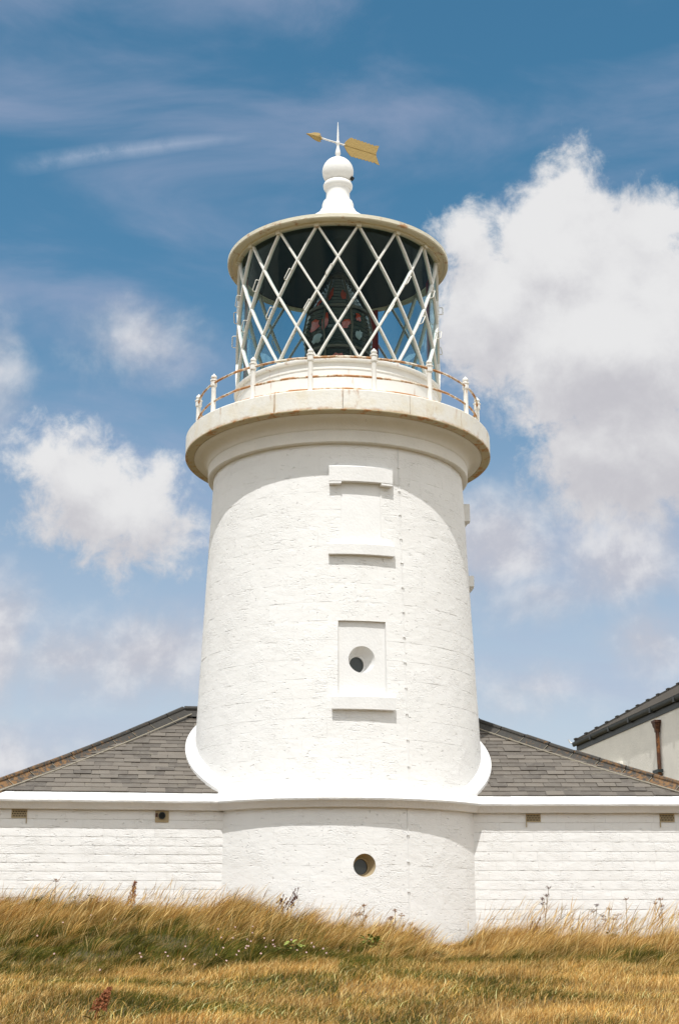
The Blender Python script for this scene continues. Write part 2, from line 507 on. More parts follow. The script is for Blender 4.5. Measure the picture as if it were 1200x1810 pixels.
def hole_patch(r_face, half_w, z0, z1, zc, rad, inner_rad, depth, drop, shift, flat):
    """slab with a round splayed hole, written about bearing 0; returns slab, reveal, glass data"""
    N = 32
    ring = []; outer = []
    for i in range(N):
        a = 2 * PI * i / N
        cx, cz = math.cos(a), math.sin(a)
        ring.append((rad * cx, zc + rad * cz))
        # ray to rectangle
        tx = half_w / abs(cx) if abs(cx) > 1e-6 else 1e9
        tz = ((z1 - zc) if cz > 0 else (zc - z0)) / abs(cz) if abs(cz) > 1e-6 else 1e9
        t = min(tx, tz)
        outer.append((t * cx, zc + t * cz))
    corners = [(half_w, z1), (-half_w, z1), (-half_w, z0), (half_w, z0)]
    def P(u, z, back=0.0):
        if flat: return Vector((u, -(r_face - back), z))
        a = u / r_face; return Vector(((r_face - back) * math.sin(a), -(r_face - back) * math.cos(a), z))
    v = []; f = []
    midr = [((ring[i][0] + outer[i][0]) / 2, (ring[i][1] + outer[i][1]) / 2) for i in range(N)]
    for L in (ring, midr, outer): v += [P(*q) for q in L]
    for k in range(2):
        for i in range(N):
            j = (i + 1) % N
            f.append((k * N + i, k * N + j, (k + 1) * N + j, (k + 1) * N + i))
    for q in corners:
        k = min(range(N), key=lambda i: 0 if False else abs(math.atan2(outer[i][1] - zc, outer[i][0]) - math.atan2(q[1] - zc, q[0])))
        # corner triangle between the two outer points either side of the corner
        ang = math.atan2(q[1] - zc, q[0]) % (2 * PI)
        i = int(ang / (2 * PI / N)) % N; j = (i + 1) % N
        v.append(P(*q)); f.append((2 * N + i, 2 * N + j, len(v) - 1))
    slab = (v, f)
    rv = [P(*q) for q in ring]
    inner = []
    for i in range(N):
        a = 2 * PI * i / N
        inner.append(P(shift + inner_rad * math.cos(a), zc + drop + inner_rad * math.sin(a), depth))
    lip = [P(shift + inner_rad * 0.86 * math.cos(2 * PI * i / N), zc + drop + inner_rad * 0.86 * math.sin(2 * PI * i / N), depth) for i in range(N)]
    deep = [P(shift + inner_rad * 0.86 * math.cos(2 * PI * i / N), zc + drop + inner_rad * 0.86 * math.sin(2 * PI * i / N), depth + 0.06) for i in range(N)]
    rvv = rv + inner + lip + deep; rf = []
    for k in range(3):
        for i in range(N):
            j = (i + 1) % N; rf.append((k * N + i, (k + 1) * N + i, (k + 1) * N + j, k * N + j))
    return slab, (rvv, rf), (deep, [tuple(range(N))])


# reserved rectangles on the tower: bearing range in degrees, heights
def deg_w(w, r): return math.degrees(w / r)
RES = []
hw_low = deg_w(0.445, body_r(4.7))
RES.append((WAZ - hw_low, WAZ + hw_low, 3.98, 5.40))
hw_up = deg_w(0.378, body_r(7.4))
for da in (0, 90):
    RES.append((WAZ + da - hw_up, WAZ + da + hw_up, C0 + 8 * CH, C0 + 12 * CH))
DRES = (9.0 - deg_w(0.42, DRUM_R), 9.0 + deg_w(0.42, DRUM_R), 0.715, 1.425)

# tower core behind the stone faces, left open where the windows sink in
def core(rf, z_list, res, name, inset):
    angs = sorted(set([float(a) for a in range(-180, 181, 6)] + [x for q in res for x in q[:2]]))
    zs = sorted(set(z_list + [x for q in res for x in q[2:]]))
    v = [cyl(rf(z) - inset, R(a), z) for a in angs for z in zs]; f = []
    for i in range(len(angs) - 1):
        for k in range(len(zs) - 1):
            am, zm = (angs[i] + angs[i + 1]) / 2, (zs[k] + zs[k + 1]) / 2
            if any(q[0] < am < q[1] and q[2] < zm < q[3] for q in res): continue
            f.append((i * len(zs) + k, (i + 1) * len(zs) + k, (i + 1) * len(zs) + k + 1, i * len(zs) + k + 1))
    return autosmooth(lp(mesh_obj(name, v, f, M_JOINT, lh)), 30)


core(body_r, [2.2, 3.0, 3.98, 5.4, 6.8, 8.0, 8.9], RES, 'tower_wall', 0.008)
core(lambda z: DRUM_R, [-1.2, 0.0, 0.715, 1.425, 2.1], [DRES], 'drum_wall', 0.008)


def curved_stone(name, r0, r1, z0, z1, w_deg, mat, jag):
    """stone face on a cone, about bearing 0; joint edges pulled back, face slightly uneven"""
    na = max(4, int(w_deg / 3.2)); nz = 2
    v = []; f = []
    gap = jag.choice((0.0002, 0.0003, 0.0006, 0.0016))
    for i in range(na + 1):
        for k in range(nz + 1):
            u = i / na; t = k / nz
            edge = (i in (0, na)) or (k in (0, nz))
            a = (u - 0.5) * R(w_deg)
            z = z0 + (z1 - z0) * t
            ea = 0.0006 / r0
            if i == 0: a += ea
            if i == na: a -= ea
            if k == 0: z += gap
            if k == nz: z -= gap
            r = r0 + (r1 - r0) * t
            if not edge: r += jag.uniform(-0.003, 0.003)
            elif k in (0, nz): r += jag.choice((0.0, -0.0005, -0.001, -0.0045))
            else: r -= 0.0005
            v.append(cyl(r, a, z))
    def id(i, k): return i * (nz + 1) + k
    for i in range(na):
        for k in range(nz):
            f.append((id(i, k), id(i + 1, k), id(i + 1, k + 1), id(i, k + 1)))
    loop = [id(i, 0) for i in range(na)] + [id(na, k) for k in range(nz)] + [id(i, nz) for i in range(na, 0, -1)] + [id(0, k) for k in range(nz, 0, -1)]
    base = len(v)
    for q in loop:
        p = Vector(v[q]); rr = math.hypot(p.x, p.y); s = (rr - 0.035) / rr
        v.append((p.x * s, p.y * s, p.z))
    for n_, q in enumerate(loop):
        m_ = (n_ + 1) % len(loop)
        f.append((loop[n_], base + n_, base + m_, loop[m_]))
    o = mesh_obj(name, v, f, mat, lh, True)
    o.data.set_sharp_from_angle(angle=R(50))
    return lp(o)


stone_count = 0
def course(rf, z0, z1, res, a_lo, a_hi, w_nom, off):
    """fill one course with stones between reserved openings; stones of equal width share one mesh"""
    global stone_count
    zm = (z0 + z1) / 2
    cuts = sorted([(q[0], q[1]) for q in res if q[2] < zm < q[3]])
    spans = []; s = a_lo
    for c0, c1 in cuts:
        if c0 > s: spans.append((s, min(c0, a_hi)))
        s = max(s, c1)
    if s < a_hi: spans.append((s, a_hi))
    protos = {}
    for s0, s1 in spans:
        if s1 - s0 < 1.0: continue
        first = s0 + w_nom * (off if s0 == a_lo else 1.0)
        edges = [s0]; a = first
        while a < s1 - w_nom * 0.3: edges.append(a); a += w_nom
        edges.append(s1)
        for e0, e1 in zip(edges, edges[1:]):
            w = round(e1 - e0, 2)
            if w < 0.4: continue
            key = (w, rnd.randint(0, 3)) if abs(w - w_nom) < 0.02 else (w, 0)
            if key in protos:
                o = place(protos[key], lh, 0, protos[key].location[:])
            else:
                o = curved_stone('stone', rf(z0), rf(z1), z0, z1, w, M_STONE, rnd); protos[key] = o
            o.rotation_euler = (0, 0, R((e0 + e1) / 2)); stone_count += 1


zs = [2.26] + [C0 + CH * k for k in range(-4, 14)] + [8.87]
for i in range(len(zs) - 1):
    course(body_r, zs[i], zs[i + 1], RES, -104, 116, 20.0, (0.35, 0.8, 0.55, 1.0)[i % 4])
dz_ = [-0.70, -0.35, 0.005, 0.36, 0.715, 1.07, 1.425, 1.78, 2.06]
for i in range(1, len(dz_) - 1):
    course(lambda z: DRUM_R, dz_[i], dz_[i + 1], [DRES], -50, 64, 17.0, (0.4, 0.9, 0.65, 0.2)[i % 4])

# drum ledge
LEDGE = [(2.78, 2.43), (2.86, 2.375), (3.165, 2.215), (3.175, 2.195), (3.165, 2.165), (3.135, 2.145), (3.09, 2.105), (3.06, 2.055), (3.02, 2.045), (2.90, 2.045)]
autosmooth(lp(MB().lathe(LEDGE, 72, -100, 100).build('ledge', M_LEDGE, lh)), 30)

# gallery corbel: fascia, cove, groove
corb = [(body_r(8.84) - 0.05, 8.835), (2.650, 8.835), (2.668, 8.85), (2.668, 9.055), (2.655, 9.072), (2.675, 9.10)]
for i in range(8):
    q = i / 7 * PI / 2
    corb.append((2.675 + 0.265 * (1 - math.cos(q)), 9.10 + 0.185 * math.sin(q)))
corb += [(2.955, 9.29), (2.955, 9.312), (3.08, 9.312)]
autosmooth(lp(MB().lathe(corb, 120).build('gallery_corbel', M_CORBEL, lh)), 30)

# gallery plates: fifteen iron segments with thin joints
prof = [(2.96, 9.300), (3.115, 9.296), (3.139, 9.318), (3.139, 9.700), (3.125, 9.718), (2.05, 9.726)]
def plate_mesh():
    mb = MB(); n = 8; k = len(prof); a0, a1 = R(-11.93), R(11.93)
    v = []; f = []
    for i in range(n + 1):
        a = a0 + (a1 - a0) * i / n
        for r, z in prof: v.append(cyl(r, a, z))
    for i in range(n):
        for q in range(k - 1): f.append((i * k + q, (i + 1) * k + q, (i + 1) * k + q + 1, i * k + q + 1))
    for s, fl in ((0, False), (n, True)):           # end returns so that the joint has depth
        ring = [s * k + q for q in range(k)]
        f.append(tuple(ring) if fl else tuple(ring[::-1]))
    return mb.add(v, f)
pl0 = autosmooth(lp(plate_mesh().build('gallery_plate', M_PLATE, lh)), 30)
pl0.rotation_euler = (0, 0, R(1.7 + 12))
for k in range(1, 15): place(pl0, lh, R(1.7 + 12 + 24 * k), pl0.location[:])
lp(MB().lathe([(2.0, 9.45), (3.10, 9.45)], 60).build('gallery_core', M_DARKIRON, lh))

autosmooth(lp(MB().lathe([(2.962, 9.3135), (2.966, 9.292), (3.07, 9.286), (3.10, 9.291), (3.132, 9.2985), (3.1425, 9.312), (3.1425, 9.328), (3.13, 9.332)], 120).build('rusty_lip', M_LIP, lh)), 30)

# railing
RR = 2.90
def post_mesh():
    mb = MB()
    mb.lathe([(0.0, 9.70), (0.075, 9.70), (0.075, 9.735), (0.058, 9.75), (0.050, 9.80), (0.046, 10.36), (0.052, 10.39), (0.064, 10.40),
              (0.066, 10.42)], 10, center=(0, -RR))
    mb.lathe([(0.066, 10.42), (0.066, 10.505), (0.078, 10.51), (0.078, 10.535), (0.05, 10.55), (0.0, 10.55)], 8, center=(0, -RR))
    return mb
def knob_mesh():
    return MB().lathe([(0.035, 10.55), (0.058, 10.575), (0.062, 10.600), (0.046, 10.628), (0.020, 10.645), (0.014, 10.665), (0.0, 10.672)], 10, center=(0, -RR))
for k in range(15):
    a = R(-10.3 + 24 * k)
    if k == 0:
        pp0 = autosmooth(lp(post_mesh().build('railing_post', M_POST, lh)), 40)
        kn0 = autosmooth(knob_mesh().build('knob', M_POST, pp0), 40)
        pp0.rotation_euler = (0, 0, a)
    else:
        p_ = place(pp0, lh, a, pp0.location[:]); place(kn0, p_)
for z, rad in ((10.465, 0.024), (10.075, 0.023), (9.815, 0.023)):
    pts = [cyl(RR, R(3 * i), z + 0.004 * math.sin(i * 0.9) + 0.003 * math.sin(i * 2.1)) for i in range(121)]
    autosmooth(lp(MB().tube(pts, rad, 6, False).build('rail', M_RAIL, lh)), 60)

# lantern: murette, sill, lattice, panes, roof
LR, LZ0, LZ1 = 2.12, 10.78, 13.67
mur = [(2.13, 9.72), (2.13, 9.78), (2.10, 9.80), (2.10, 10.54), (2.115, 10.55), (2.115, 10.585), (2.10, 10.60), (2.10, 10.69), (2.165, 10.70), (2.175, 10.72), (2.175, 10.755), (2.15, 10.775), (2.05, 10.775), (2.00, 10.775), (2.00, 9.72)]
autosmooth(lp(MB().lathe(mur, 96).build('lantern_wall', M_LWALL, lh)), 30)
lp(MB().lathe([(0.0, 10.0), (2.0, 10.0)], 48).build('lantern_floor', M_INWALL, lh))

def bar_mesh(sgn):
    v = []; f = []; n = 8
    for i in range(n + 1):
        t = i / n; a = sgn * R(45 * t)
        seg = i / n
        c = cyl(1, a, 0); z = LZ0 + (LZ1 - LZ0) * t
        tang = Vector((LR * sgn * R(45) * math.cos(a), LR * sgn * R(45) * math.sin(a), LZ1 - LZ0)).normalized()
        nrm = Vector((math.sin(a), -math.cos(a), 0)); w = tang.cross(nrm).normalized()
        ctr = nrm * LR + Vector((0, 0, z))
        for su, sn in ((-1, -1), (1, -1), (1, 0.6), (0.55, 1), (-0.55, 1), (-1, 0.6)):
            v.append(ctr + w * (0.0235 * su) + nrm * (0.036 * sn + (0.002 if sgn > 0 else 0.0)))
    for i in range(n):
        for j in range(6):
            f.append((i * 6 + j, i * 6 + (j + 1) % 6, (i + 1) * 6 + (j + 1) % 6, (i + 1) * 6 + j))
    f.append((5, 4, 3, 2, 1, 0)); f.append(tuple(n * 6 + j for j in range(6)))
    return v, f
def handhold_mesh(t):
    a = R(45 * t); z = LZ0 + (LZ1 - LZ0) * t
    tang = Vector((LR * R(45) * math.cos(a), LR * R(45) * math.sin(a), LZ1 - LZ0)).normalized()
    nrm = Vector((math.sin(a), -math.cos(a), 0)); c = nrm * (LR + 0.03) + Vector((0, 0, z))
    pts = [c - tang * 0.12 - nrm * 0.02, c - tang * 0.12 + nrm * 0.065, c - tang * 0.105 + nrm * 0.085, c + tang * 0.105 + nrm * 0.085, c + tang * 0.12 + nrm * 0.065, c + tang * 0.12 - nrm * 0.02]
    return MB().tube(pts, 0.011, 6)
bars = {}
for sgn in (1, -1):
    v, f = bar_mesh(sgn)
    b0 = autosmooth(lp(mesh_obj('glazing_bar', v, f, M_BAR, lh)), 40)
    hh = [handhold_mesh(t).build('handhold', M_BAR, b0) for t in (0.39, 0.645)] if sgn > 0 else []
    b0.rotation_euler = (0, 0, R(-11.25))
    for k in range(1, 16):
        b = place(b0, lh, R(-11.25 + 22.5 * k), b0.location[:])
        for h in hh: place(h, b)
def pane_mesh(t0, tl, t1):
    """curved pane about bearing 0 from level t0 (bottom) over tl (widest) to t1 (top)"""
    v = []; f = []; lv = sorted(set([t0, (t0 + tl) / 2, tl, (tl + t1) / 2, t1]))
    for t in lv:
        if t <= tl: w = (t - t0) / (tl - t0) if tl > t0 else 1.0
        else: w = (t1 - t) / (t1 - tl)
        for u in (-1, -0.33, 0.33, 1): v.append(cyl(LR - 0.012, R(11.25) * w * u, LZ0 + (LZ1 - LZ0) * t))
    for i in range(len(lv) - 1):
        for j in range(3): f.append((i * 4 + j, i * 4 + j + 1, (i + 1) * 4 + j + 1, (i + 1) * 4 + j))
    return v, f
for (t0, tl, t1, off) in ((0, 0.25, 0.5, -11.25), (0.25, 0.5, 0.75, 0), (0.5, 0.75, 1.0, -11.25), (0, 0.0, 0.25, 0), (0.75, 1.0, 1.0, 0)):
    v, f = pane_mesh(t0, tl, t1)
    p0 = lp(mesh_obj('glass_pane', v, f, M_GLASS, lh, True))
    p0.rotation_euler = (0, 0, R(off))
    for k in range(1, 16): place(p0, lh, R(off + 22.5 * k), p0.location[:])
# bolted knuckles where the bars meet the rim
k0 = lp(MB().box(-0.05, 0.05, -LR - 0.085, -LR + 0.0, 13.60, 13.70).build('bar_shoe', M_RIM, lh))
k0.rotation_euler = (0, 0, R(11.25))
for k in range(1, 16): place(k0, lh, R(11.25 + 22.5 * k), k0.location[:])

autosmooth(lp(MB().lathe([(2.08, 13.655), (2.19, 13.655), (2.195, 13.70), (2.27, 13.705), (2.30, 13.685), (2.352, 13.688), (2.372, 13.71), (2.372, 13.785), (2.35, 13.80), (2.30, 13.80)], 120).build('roof_rim', M_RIM, lh)), 30)
autosmooth(lp(MB().lathe([(2.36, 13.795), (1.9, 14.04), (1.25, 14.40), (0.75, 14.73), (0.50, 14.93), (0.42, 15.02), (0.385, 15.09)], 96).build('lantern_roof', M_ROOFM, lh)), 40)
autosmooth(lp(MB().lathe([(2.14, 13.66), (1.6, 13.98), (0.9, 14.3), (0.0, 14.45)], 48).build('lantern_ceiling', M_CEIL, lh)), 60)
vent = [(0.39, 15.04), (0.36, 15.09), (0.348, 15.12), (0.345, 15.24), (0.325, 15.30), (0.270, 15.36), (0.258, 15.41), (0.256, 15.56), (0.262, 15.60), (0.290, 15.62), (0.318, 15.67), (0.322, 15.715), (0.300, 15.765), (0.262, 15.79)]
autosmooth(lp(MB().lathe(vent, 40).build('roof_vent', M_ROOFM, lh)), 40)
ball = [(0.25, 15.785)] + [(0.344 * math.cos(q), 16.06 + 0.344 * math.sin(q)) for q in np.linspace(-0.80, 1.42, 18)] + [(0.05, 16.402)]
autosmooth(lp(MB().lathe(ball, 40).build('vent_ball', M_ROOFM, lh)), 60)
vh = lp(MB().box(-0.05, 0.05, -0.03, 0.03, -0.035, 0.035).build('vent_slot', M_VOID, lh))
vh.location = (0.300, -0.06, 15.875 + ZO); vh.rotation_euler = (0, R(33), R(11))

# windows of the tower
def tower_window(az, kind):
    """kind: 'blank' = lintel, panel, sill; 'port' = sunk panel with a splayed round hole and a sill"""
    a = R(az)
    def put(mb, name, mat, ang=30):
        o = autosmooth(lp(mb.build(name, mat, lh)), ang); o.rotation_euler = (0, 0, a); return o
    def arc_block(half_w, z0, z1, out, rz):
        n = 8; v = []; f = []
        for i in range(n + 1):
            u = -half_w + 2 * half_w * i / n
            q = u / rz
            for (rr, z) in ((rz - 0.06, z0), (rz + out - 0.006, z0), (rz + out, z0 + 0.006), (rz + out, z1 - 0.02), (rz + out - 0.02, z1), (rz - 0.06, z1)):
                v.append(cyl(rr, q, z))
        for i in range(n):
            for j in range(6): f.append((i * 6 + j, (i + 1) * 6 + j, (i + 1) * 6 + (j + 1) % 6, i * 6 + (j + 1) % 6))
        f.append((0, 1, 2, 3, 4, 5)); f.append(tuple(n * 6 + j for j in (5, 4, 3, 2, 1, 0)))
        return v, f
    if kind == 'blank':
        rz = body_r(8.1)
        mb = MB(); mb.add(*arc_block(0.585, 8.055, 8.365, 0.115, rz))
        for s in (-1, 1):
            q = s * 0.475 / rz
            v, f = arc_block(0.110, 8.005, 8.056, 0.115, rz)
            mb.add([Matrix.Rotation(q, 4, 'Z') @ Vector(x) for x in v], f)
        put(mb, 'window_lintel', M_SMOOTH)
        rp = body_r(7.4)
        v = []; f = []
        for i in range(9):
            u = (-0.378 + 0.756 * i / 8) / rp
            for z in (C0 + 8 * CH, 7.4, C0 + 12 * CH): v.append(cyl(body_r(z) - 0.012, u, z))
        for i in range(8):
            for k in range(2): f.append((i * 3 + k, (i + 1) * 3 + k, (i + 1) * 3 + k + 1, i * 3 + k + 1))
        put(MB().add(v, f), 'window_panel', M_SMOOTH)
        put(MB().add(*arc_block(0.605, 6.635, 6.855, 0.105, body_r(6.75))), 'window_sill', M_SMOOTH)
    else:
        rf = body_r(4.7) - 0.085
        slab, rev, glass = hole_patch(rf, 0.455, 3.95, 5.43, 4.70, 0.245, 0.175, 0.26, -0.055, -0.055, False)
        put(MB().add(*slab), 'window_panel', M_SMOOTH, 10)
        # reveals of the sunk panel
        v = []; f = []
        hwv = 0.445
        ro = [(-hwv, 3.98), (hwv, 3.98), (hwv, 5.40), (-hwv, 5.40)]
        for (u, z) in ro:
            q = u / body_r(4.7)
            v.append(cyl(body_r(z) + 0.001, q, z)); p_ = cyl(body_r(z), q, z); v.append(cyl(rf - 0.02, q, z))
        # the long top and bottom edges follow the curve
        mb = MB()
        for z in (3.98, 5.40):
            vv = []; ff = []
            for i in range(9):
                q = (-hwv + 2 * hwv * i / 8) / body_r(4.7); p_ = cyl(body_r(z) - 0.002, q, z)
                vv += [p_, cyl(rf - 0.02, q, z)]
            for i in range(8): ff.append((2 * i, 2 * i + 1, 2 * i + 3, 2 * i + 2))
            mb.add(vv, ff)
        for i0, i1 in ((0, 3), (1, 2)):
            mb.add([v[2 * i0], v[2 * i0 + 1], v[2 * i1 + 1], v[2 * i1]], [(0, 1, 2, 3)])
        put(mb, 'window_reveal', M_SMOOTH)
        ph = put(MB().add(*rev), 'porthole', M_SMOOTH, 40)
        MB().add(*glass).build('porthole_glass', M_PORTGLASS, ph)
        put(MB().add(*arc_block(0.56, 3.765, 4.012, 0.115, body_r(3.9))), 'window_sill', M_SMOOTH)
tower_window(WAZ, 'blank'); tower_window(WAZ + 90, 'blank'); tower_window(WAZ, 'port')
slab, rev, glass = hole_patch(DRUM_R - 0.003, 0.42, 0.715, 1.425, 1.075, 0.195, 0.155, 0.20, -0.02, -0.035, False)
o = lp(MB().add(*slab).build('drum_stone', M_STONE, lh, True)); o.rotation_euler = (0, 0, R(9.0))
o = autosmooth(lp(MB().add(*rev).build('porthole', M_CLAY, lh)), 40); o.rotation_euler = (0, 0, R(9.0))
MB().add(*glass).build('porthole_glass', M_PORTGLASS, o)

# lightning conductor down the tower
mb = MB(); lc = []
la = R(26.6)
for z in np.linspace(8.83, 2.42, 24): lc.append(cyl(body_r(z) + 0.008, la, z))
mb.tube(lc, 0.007, 5)
mb.tube([cyl(DRUM_R + 0.008, R(24.4), z) for z in np.linspace(2.04, -0.3, 8)], 0.007, 5)
lcn = lp(mb.build('lightning_conductor', M_SMOOTH, lh))
for z in list(np.arange(2.8, 8.7, 0.47)):
    q = MB().box(-0.024, 0.024, -0.018, 0.022, -0.011, 0.011).build('clip', M_SMOOTH, lcn)
    q.location = cyl(body_r(z) + 0.002, la, z); q.rotation_euler = (0, 0, la)
for z in (1.6, 1.15, 0.65):
    q = MB().box(-0.024, 0.024, -0.018, 0.022, -0.011, 0.011).build('clip', M_SMOOTH, lcn)
    q.location = cyl(DRUM_R + 0.002, R(24.4), z); q.rotation_euler = (0, 0, R(24.4))

# red sector screens standing inside the glass
for a0, a1, z0 in ((152.6, 158.9, 10.0), (-96, -86, 10.0), (95, 101, 10.0)):
    v = []; f = []
    for i in range(4):
        a = R(a0 + (a1 - a0) * i / 3)
        for rr in (1.985, 1.955):
            for z in (z0, 13.55): v.append(cyl(rr, a, z))
    for i in range(3):
        b, c_ = i * 4, i * 4 + 4
        f += [(b, c_, c_ + 1, b + 1), (b + 2, b + 3, c_ + 3, c_ + 2), (b + 1, c_ + 1, c_ + 3, b + 3)]
    lp(mesh_obj('red_screen', v, f, M_RED, lh))

# ------------------------------------------------------------------ lens inside the lantern
ln = empty('lighthouse_lens', (0, 0, 10.0))
tag(ln, 'dark bronze and glass lens with ruby red and pale glint patches standing inside the lantern', 'lens')
def lpart(mb, name, mat, ang=30, par=None):
    o = autosmooth(mb.build(name, mat, par or ln), ang)
    if par is None: o.location = (0, 0, -10.0)
    return o
lpart(MB().lathe([(0.0, 10.0), (0.55, 10.0), (0.55, 10.1), (0.42, 10.2), (0.40, 10.85), (0.62, 10.95), (0.62, 11.08), (0.0, 11.08)], 32), 'pedestal', M_BRONZE)
def prism_stack(rf, z0, z1, n):
    pr = []
    for i in range(n):
        za = z0 + (z1 - z0) * i / n; zb = z0 + (z1 - z0) * (i + 1) / n
        pr += [(rf(za), za), (rf((za + zb) / 2) + 0.035, (za + zb) / 2), (rf(zb) - 0.01, zb - 0.004)]
    return pr
lr = lambda z: 0.60 if z < 11.5 else (0.60 + 0.10 * math.sin((z - 11.5) / 1.1 * PI) if z < 12.6 else max(0.16, 0.58 - 0.44 * (z - 12.6) / 0.85))
lpart(MB().lathe(prism_stack(lr, 11.08, 11.62, 6), 32), 'lower_prisms', M_LENS, 20)
lpart(MB().lathe(prism_stack(lr, 11.66, 12.55, 9), 32), 'drum_lens', M_LENS, 20)
lpart(MB().lathe(prism_stack(lr, 12.60, 13.42, 9), 32), 'upper_prisms', M_LENS, 20)
for z in (11.64, 12.575, 13.43):
    lpart(MB().lathe([(lr(z) - 0.03, z - 0.03), (lr(z) + 0.07, z - 0.03), (lr(z) + 0.07, z + 0.03), (lr(z) - 0.03, z + 0.03)], 32), 'frame_ring', M_BRONZE)
for k in range(8):
    a = R(22.5 + 45 * k)
    lpart(MB().tube([cyl(0.68, a, 11.05), cyl(0.69, a, 11.6), cyl(0.78, a, 12.1), cyl(0.68, a, 12.6), cyl(0.27, a, 13.43)], 0.022, 6), 'frame_bar', M_BRONZE, 60)
for a0, a1, z0, z1, nm, mt in ((-52, -30, 11.98, 12.30, 'ruby_glint', M_REDGLINT), (-27, -15, 11.92, 12.40, 'ruby_glint', M_REDGLINT), (2, 24, 12.00, 12.26, 'ruby_glint', M_REDGLINT),  # ruby glass and highlights on the lens, reflections painted as irregular colour patches
                               (30, 44, 12.22, 12.46, 'ruby_glint', M_REDGLINT), (-14, 12, 11.16, 11.50, 'ruby_glint', M_REDGLINT), (-26, -10, 12.74, 13.12, 'ruby_glint', M_REDGLINT),
                               (6, 24, 12.72, 13.06, 'ruby_glint', M_REDGLINT), (-52, -38, 12.64, 12.84, 'ruby_glint', M_REDGLINT), (-50, -26, 11.74, 11.93, 'pale_glint', M_PALEGLINT), (29, 44, 11.80, 12.04, 'pale_glint', M_PALEGLINT), (-8, -4, 11.9, 12.1, 'pale_glint', M_PALEGLINT)):
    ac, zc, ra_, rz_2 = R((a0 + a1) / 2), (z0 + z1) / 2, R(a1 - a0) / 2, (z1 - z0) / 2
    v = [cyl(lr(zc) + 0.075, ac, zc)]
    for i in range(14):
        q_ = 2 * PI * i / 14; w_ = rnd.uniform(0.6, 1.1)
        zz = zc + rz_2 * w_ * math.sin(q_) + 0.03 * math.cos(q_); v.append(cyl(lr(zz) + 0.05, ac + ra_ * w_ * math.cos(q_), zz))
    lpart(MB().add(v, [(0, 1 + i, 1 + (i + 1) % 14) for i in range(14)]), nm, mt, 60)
lpart(MB().lathe([(0.0, 13.46), (0.22, 13.46), (0.16, 13.56), (0.06, 13.62), (0.0, 13.64)], 20), 'lens_cap', M_BRONZE)

# ------------------------------------------------------------------ weather vane
VZ = 16.784
vn = empty('weather_vane', (0, 0, 16.40), R(29.7))
tag(vn, 'gilded arrow weather vane on a white spike above the lantern roof ball', 'weather vane')
def vpart(mb, name, mat, ang=35):
    o = autosmooth(mb.build(name, mat, vn), ang); o.location = (0, 0, -16.40); return o
vpart(MB().lathe([(0.0, 16.395), (0.068, 16.398), (0.072, 16.43), (0.040, 16.445), (0.055, 16.49), (0.062, 16.53), (0.052, 16.59), (0.034, 16.66), (0.027, 16.72),
                  (0.036, 16.745), (0.048, VZ), (0.036, 16.825), (0.024, 16.84), (0.020, 17.0), (0.006, 17.31), (0.0, 17.315)], 14), 'spindle', M_ROOFM)
vpart(MB().tube([(-0.50, 0, VZ), (0.17, 0, VZ)], 0.020, 8), 'shaft', M_ROOFM)
# arrow head: a leafy barbed point
hd = [(-0.80, 0), (-0.70, 0.035), (-0.60, 0.085), (-0.50, 0.105), (-0.435, 0.095), (-0.475, 0.06), (-0.425, 0.05), (-0.455, 0.03), (-0.40, 0.028), (-0.40, -0.028), (-0.455, -0.03), (-0.425, -0.05), (-0.475, -0.06), (-0.435, -0.095), (-0.50, -0.105), (-0.60, -0.085), (-0.70, -0.035)]
def slab_poly(poly, th, belly=0.0):
    n = len(poly); v = []; f = []
    for s in (-1, 1): v += [(x, s * th, VZ + z) for x, z in poly]
    cx = sum(p[0] for p in poly) / n
    v += [(cx, -th - belly, VZ), (cx, th + belly, VZ)]
    for i in range(n):
        j = (i + 1) % n
        f += [(i, j, n + j, n + i), (i, 2 * n, j), (n + i, n + j, 2 * n + 1)]
    return v, f
vpart(MB().add(*slab_poly(hd, 0.012, 0.035)), 'arrow_head', M_GOLD, 25)
top = [(0.15, 0.015), (0.22, 0.13), (0.30, 0.215), (0.36, 0.245)]
for k in range(7):
    x = 0.40 + k * 0.088
    top += [(x, 0.222 - 0.003 * k), (x + 0.062, 0.243 - 0.002 * k)]
top += [(1.07, 0.245), (1.035, 0.16), (1.0, 0.07), (0.985, 0.015)]
bot = [(x, -z) for x, z in top]
for nm, pts in (('feather', top), ('feather', bot)):
    n = len(pts); v = []; f = []
    for s in (-1, 1): v += [(x, s * 0.007, VZ + z) for x, z in pts]
    # strips towards the quill keep the outline (fan would cross the notch)
    b = len(v)
    for s in (-1, 1): v += [(min(max(x, 0.16), 0.98), s * 0.007, VZ + (0.006 if pts is top else -0.006)) for x, z in pts]
    for i in range(n - 1):
        f += [(i, i + 1, b + i + 1, b + i), (n + i, b + n + i, b + n + i + 1, n + i + 1), (i, n + i, n + i + 1, i + 1)]
    vpart(MB().add(v, f), nm, M_GOLD, 20)
vpart(MB().tube([(0.14, 0, VZ), (0.99, 0, VZ)], 0.016, 6), 'quill', M_GOLD)

# ------------------------------------------------------------------ wings (low slate-roofed buildings each side)
def clip_poly(poly, nx, ny, c):
    """keep nx*x + ny*y <= c"""
    out = []
    for i in range(len(poly)):
        a, b = poly[i], poly[(i + 1) % len(poly)]
        da, db = nx * a[0] + ny * a[1] - c, nx * b[0] + ny * b[1] - c
        if da <= 0: out.append(a)
        if (da <= 0) != (db <= 0):
            t = da / (da - db); out.append((a[0] + (b[0] - a[0]) * t, a[1] + (b[1] - a[1]) * t))
    return out


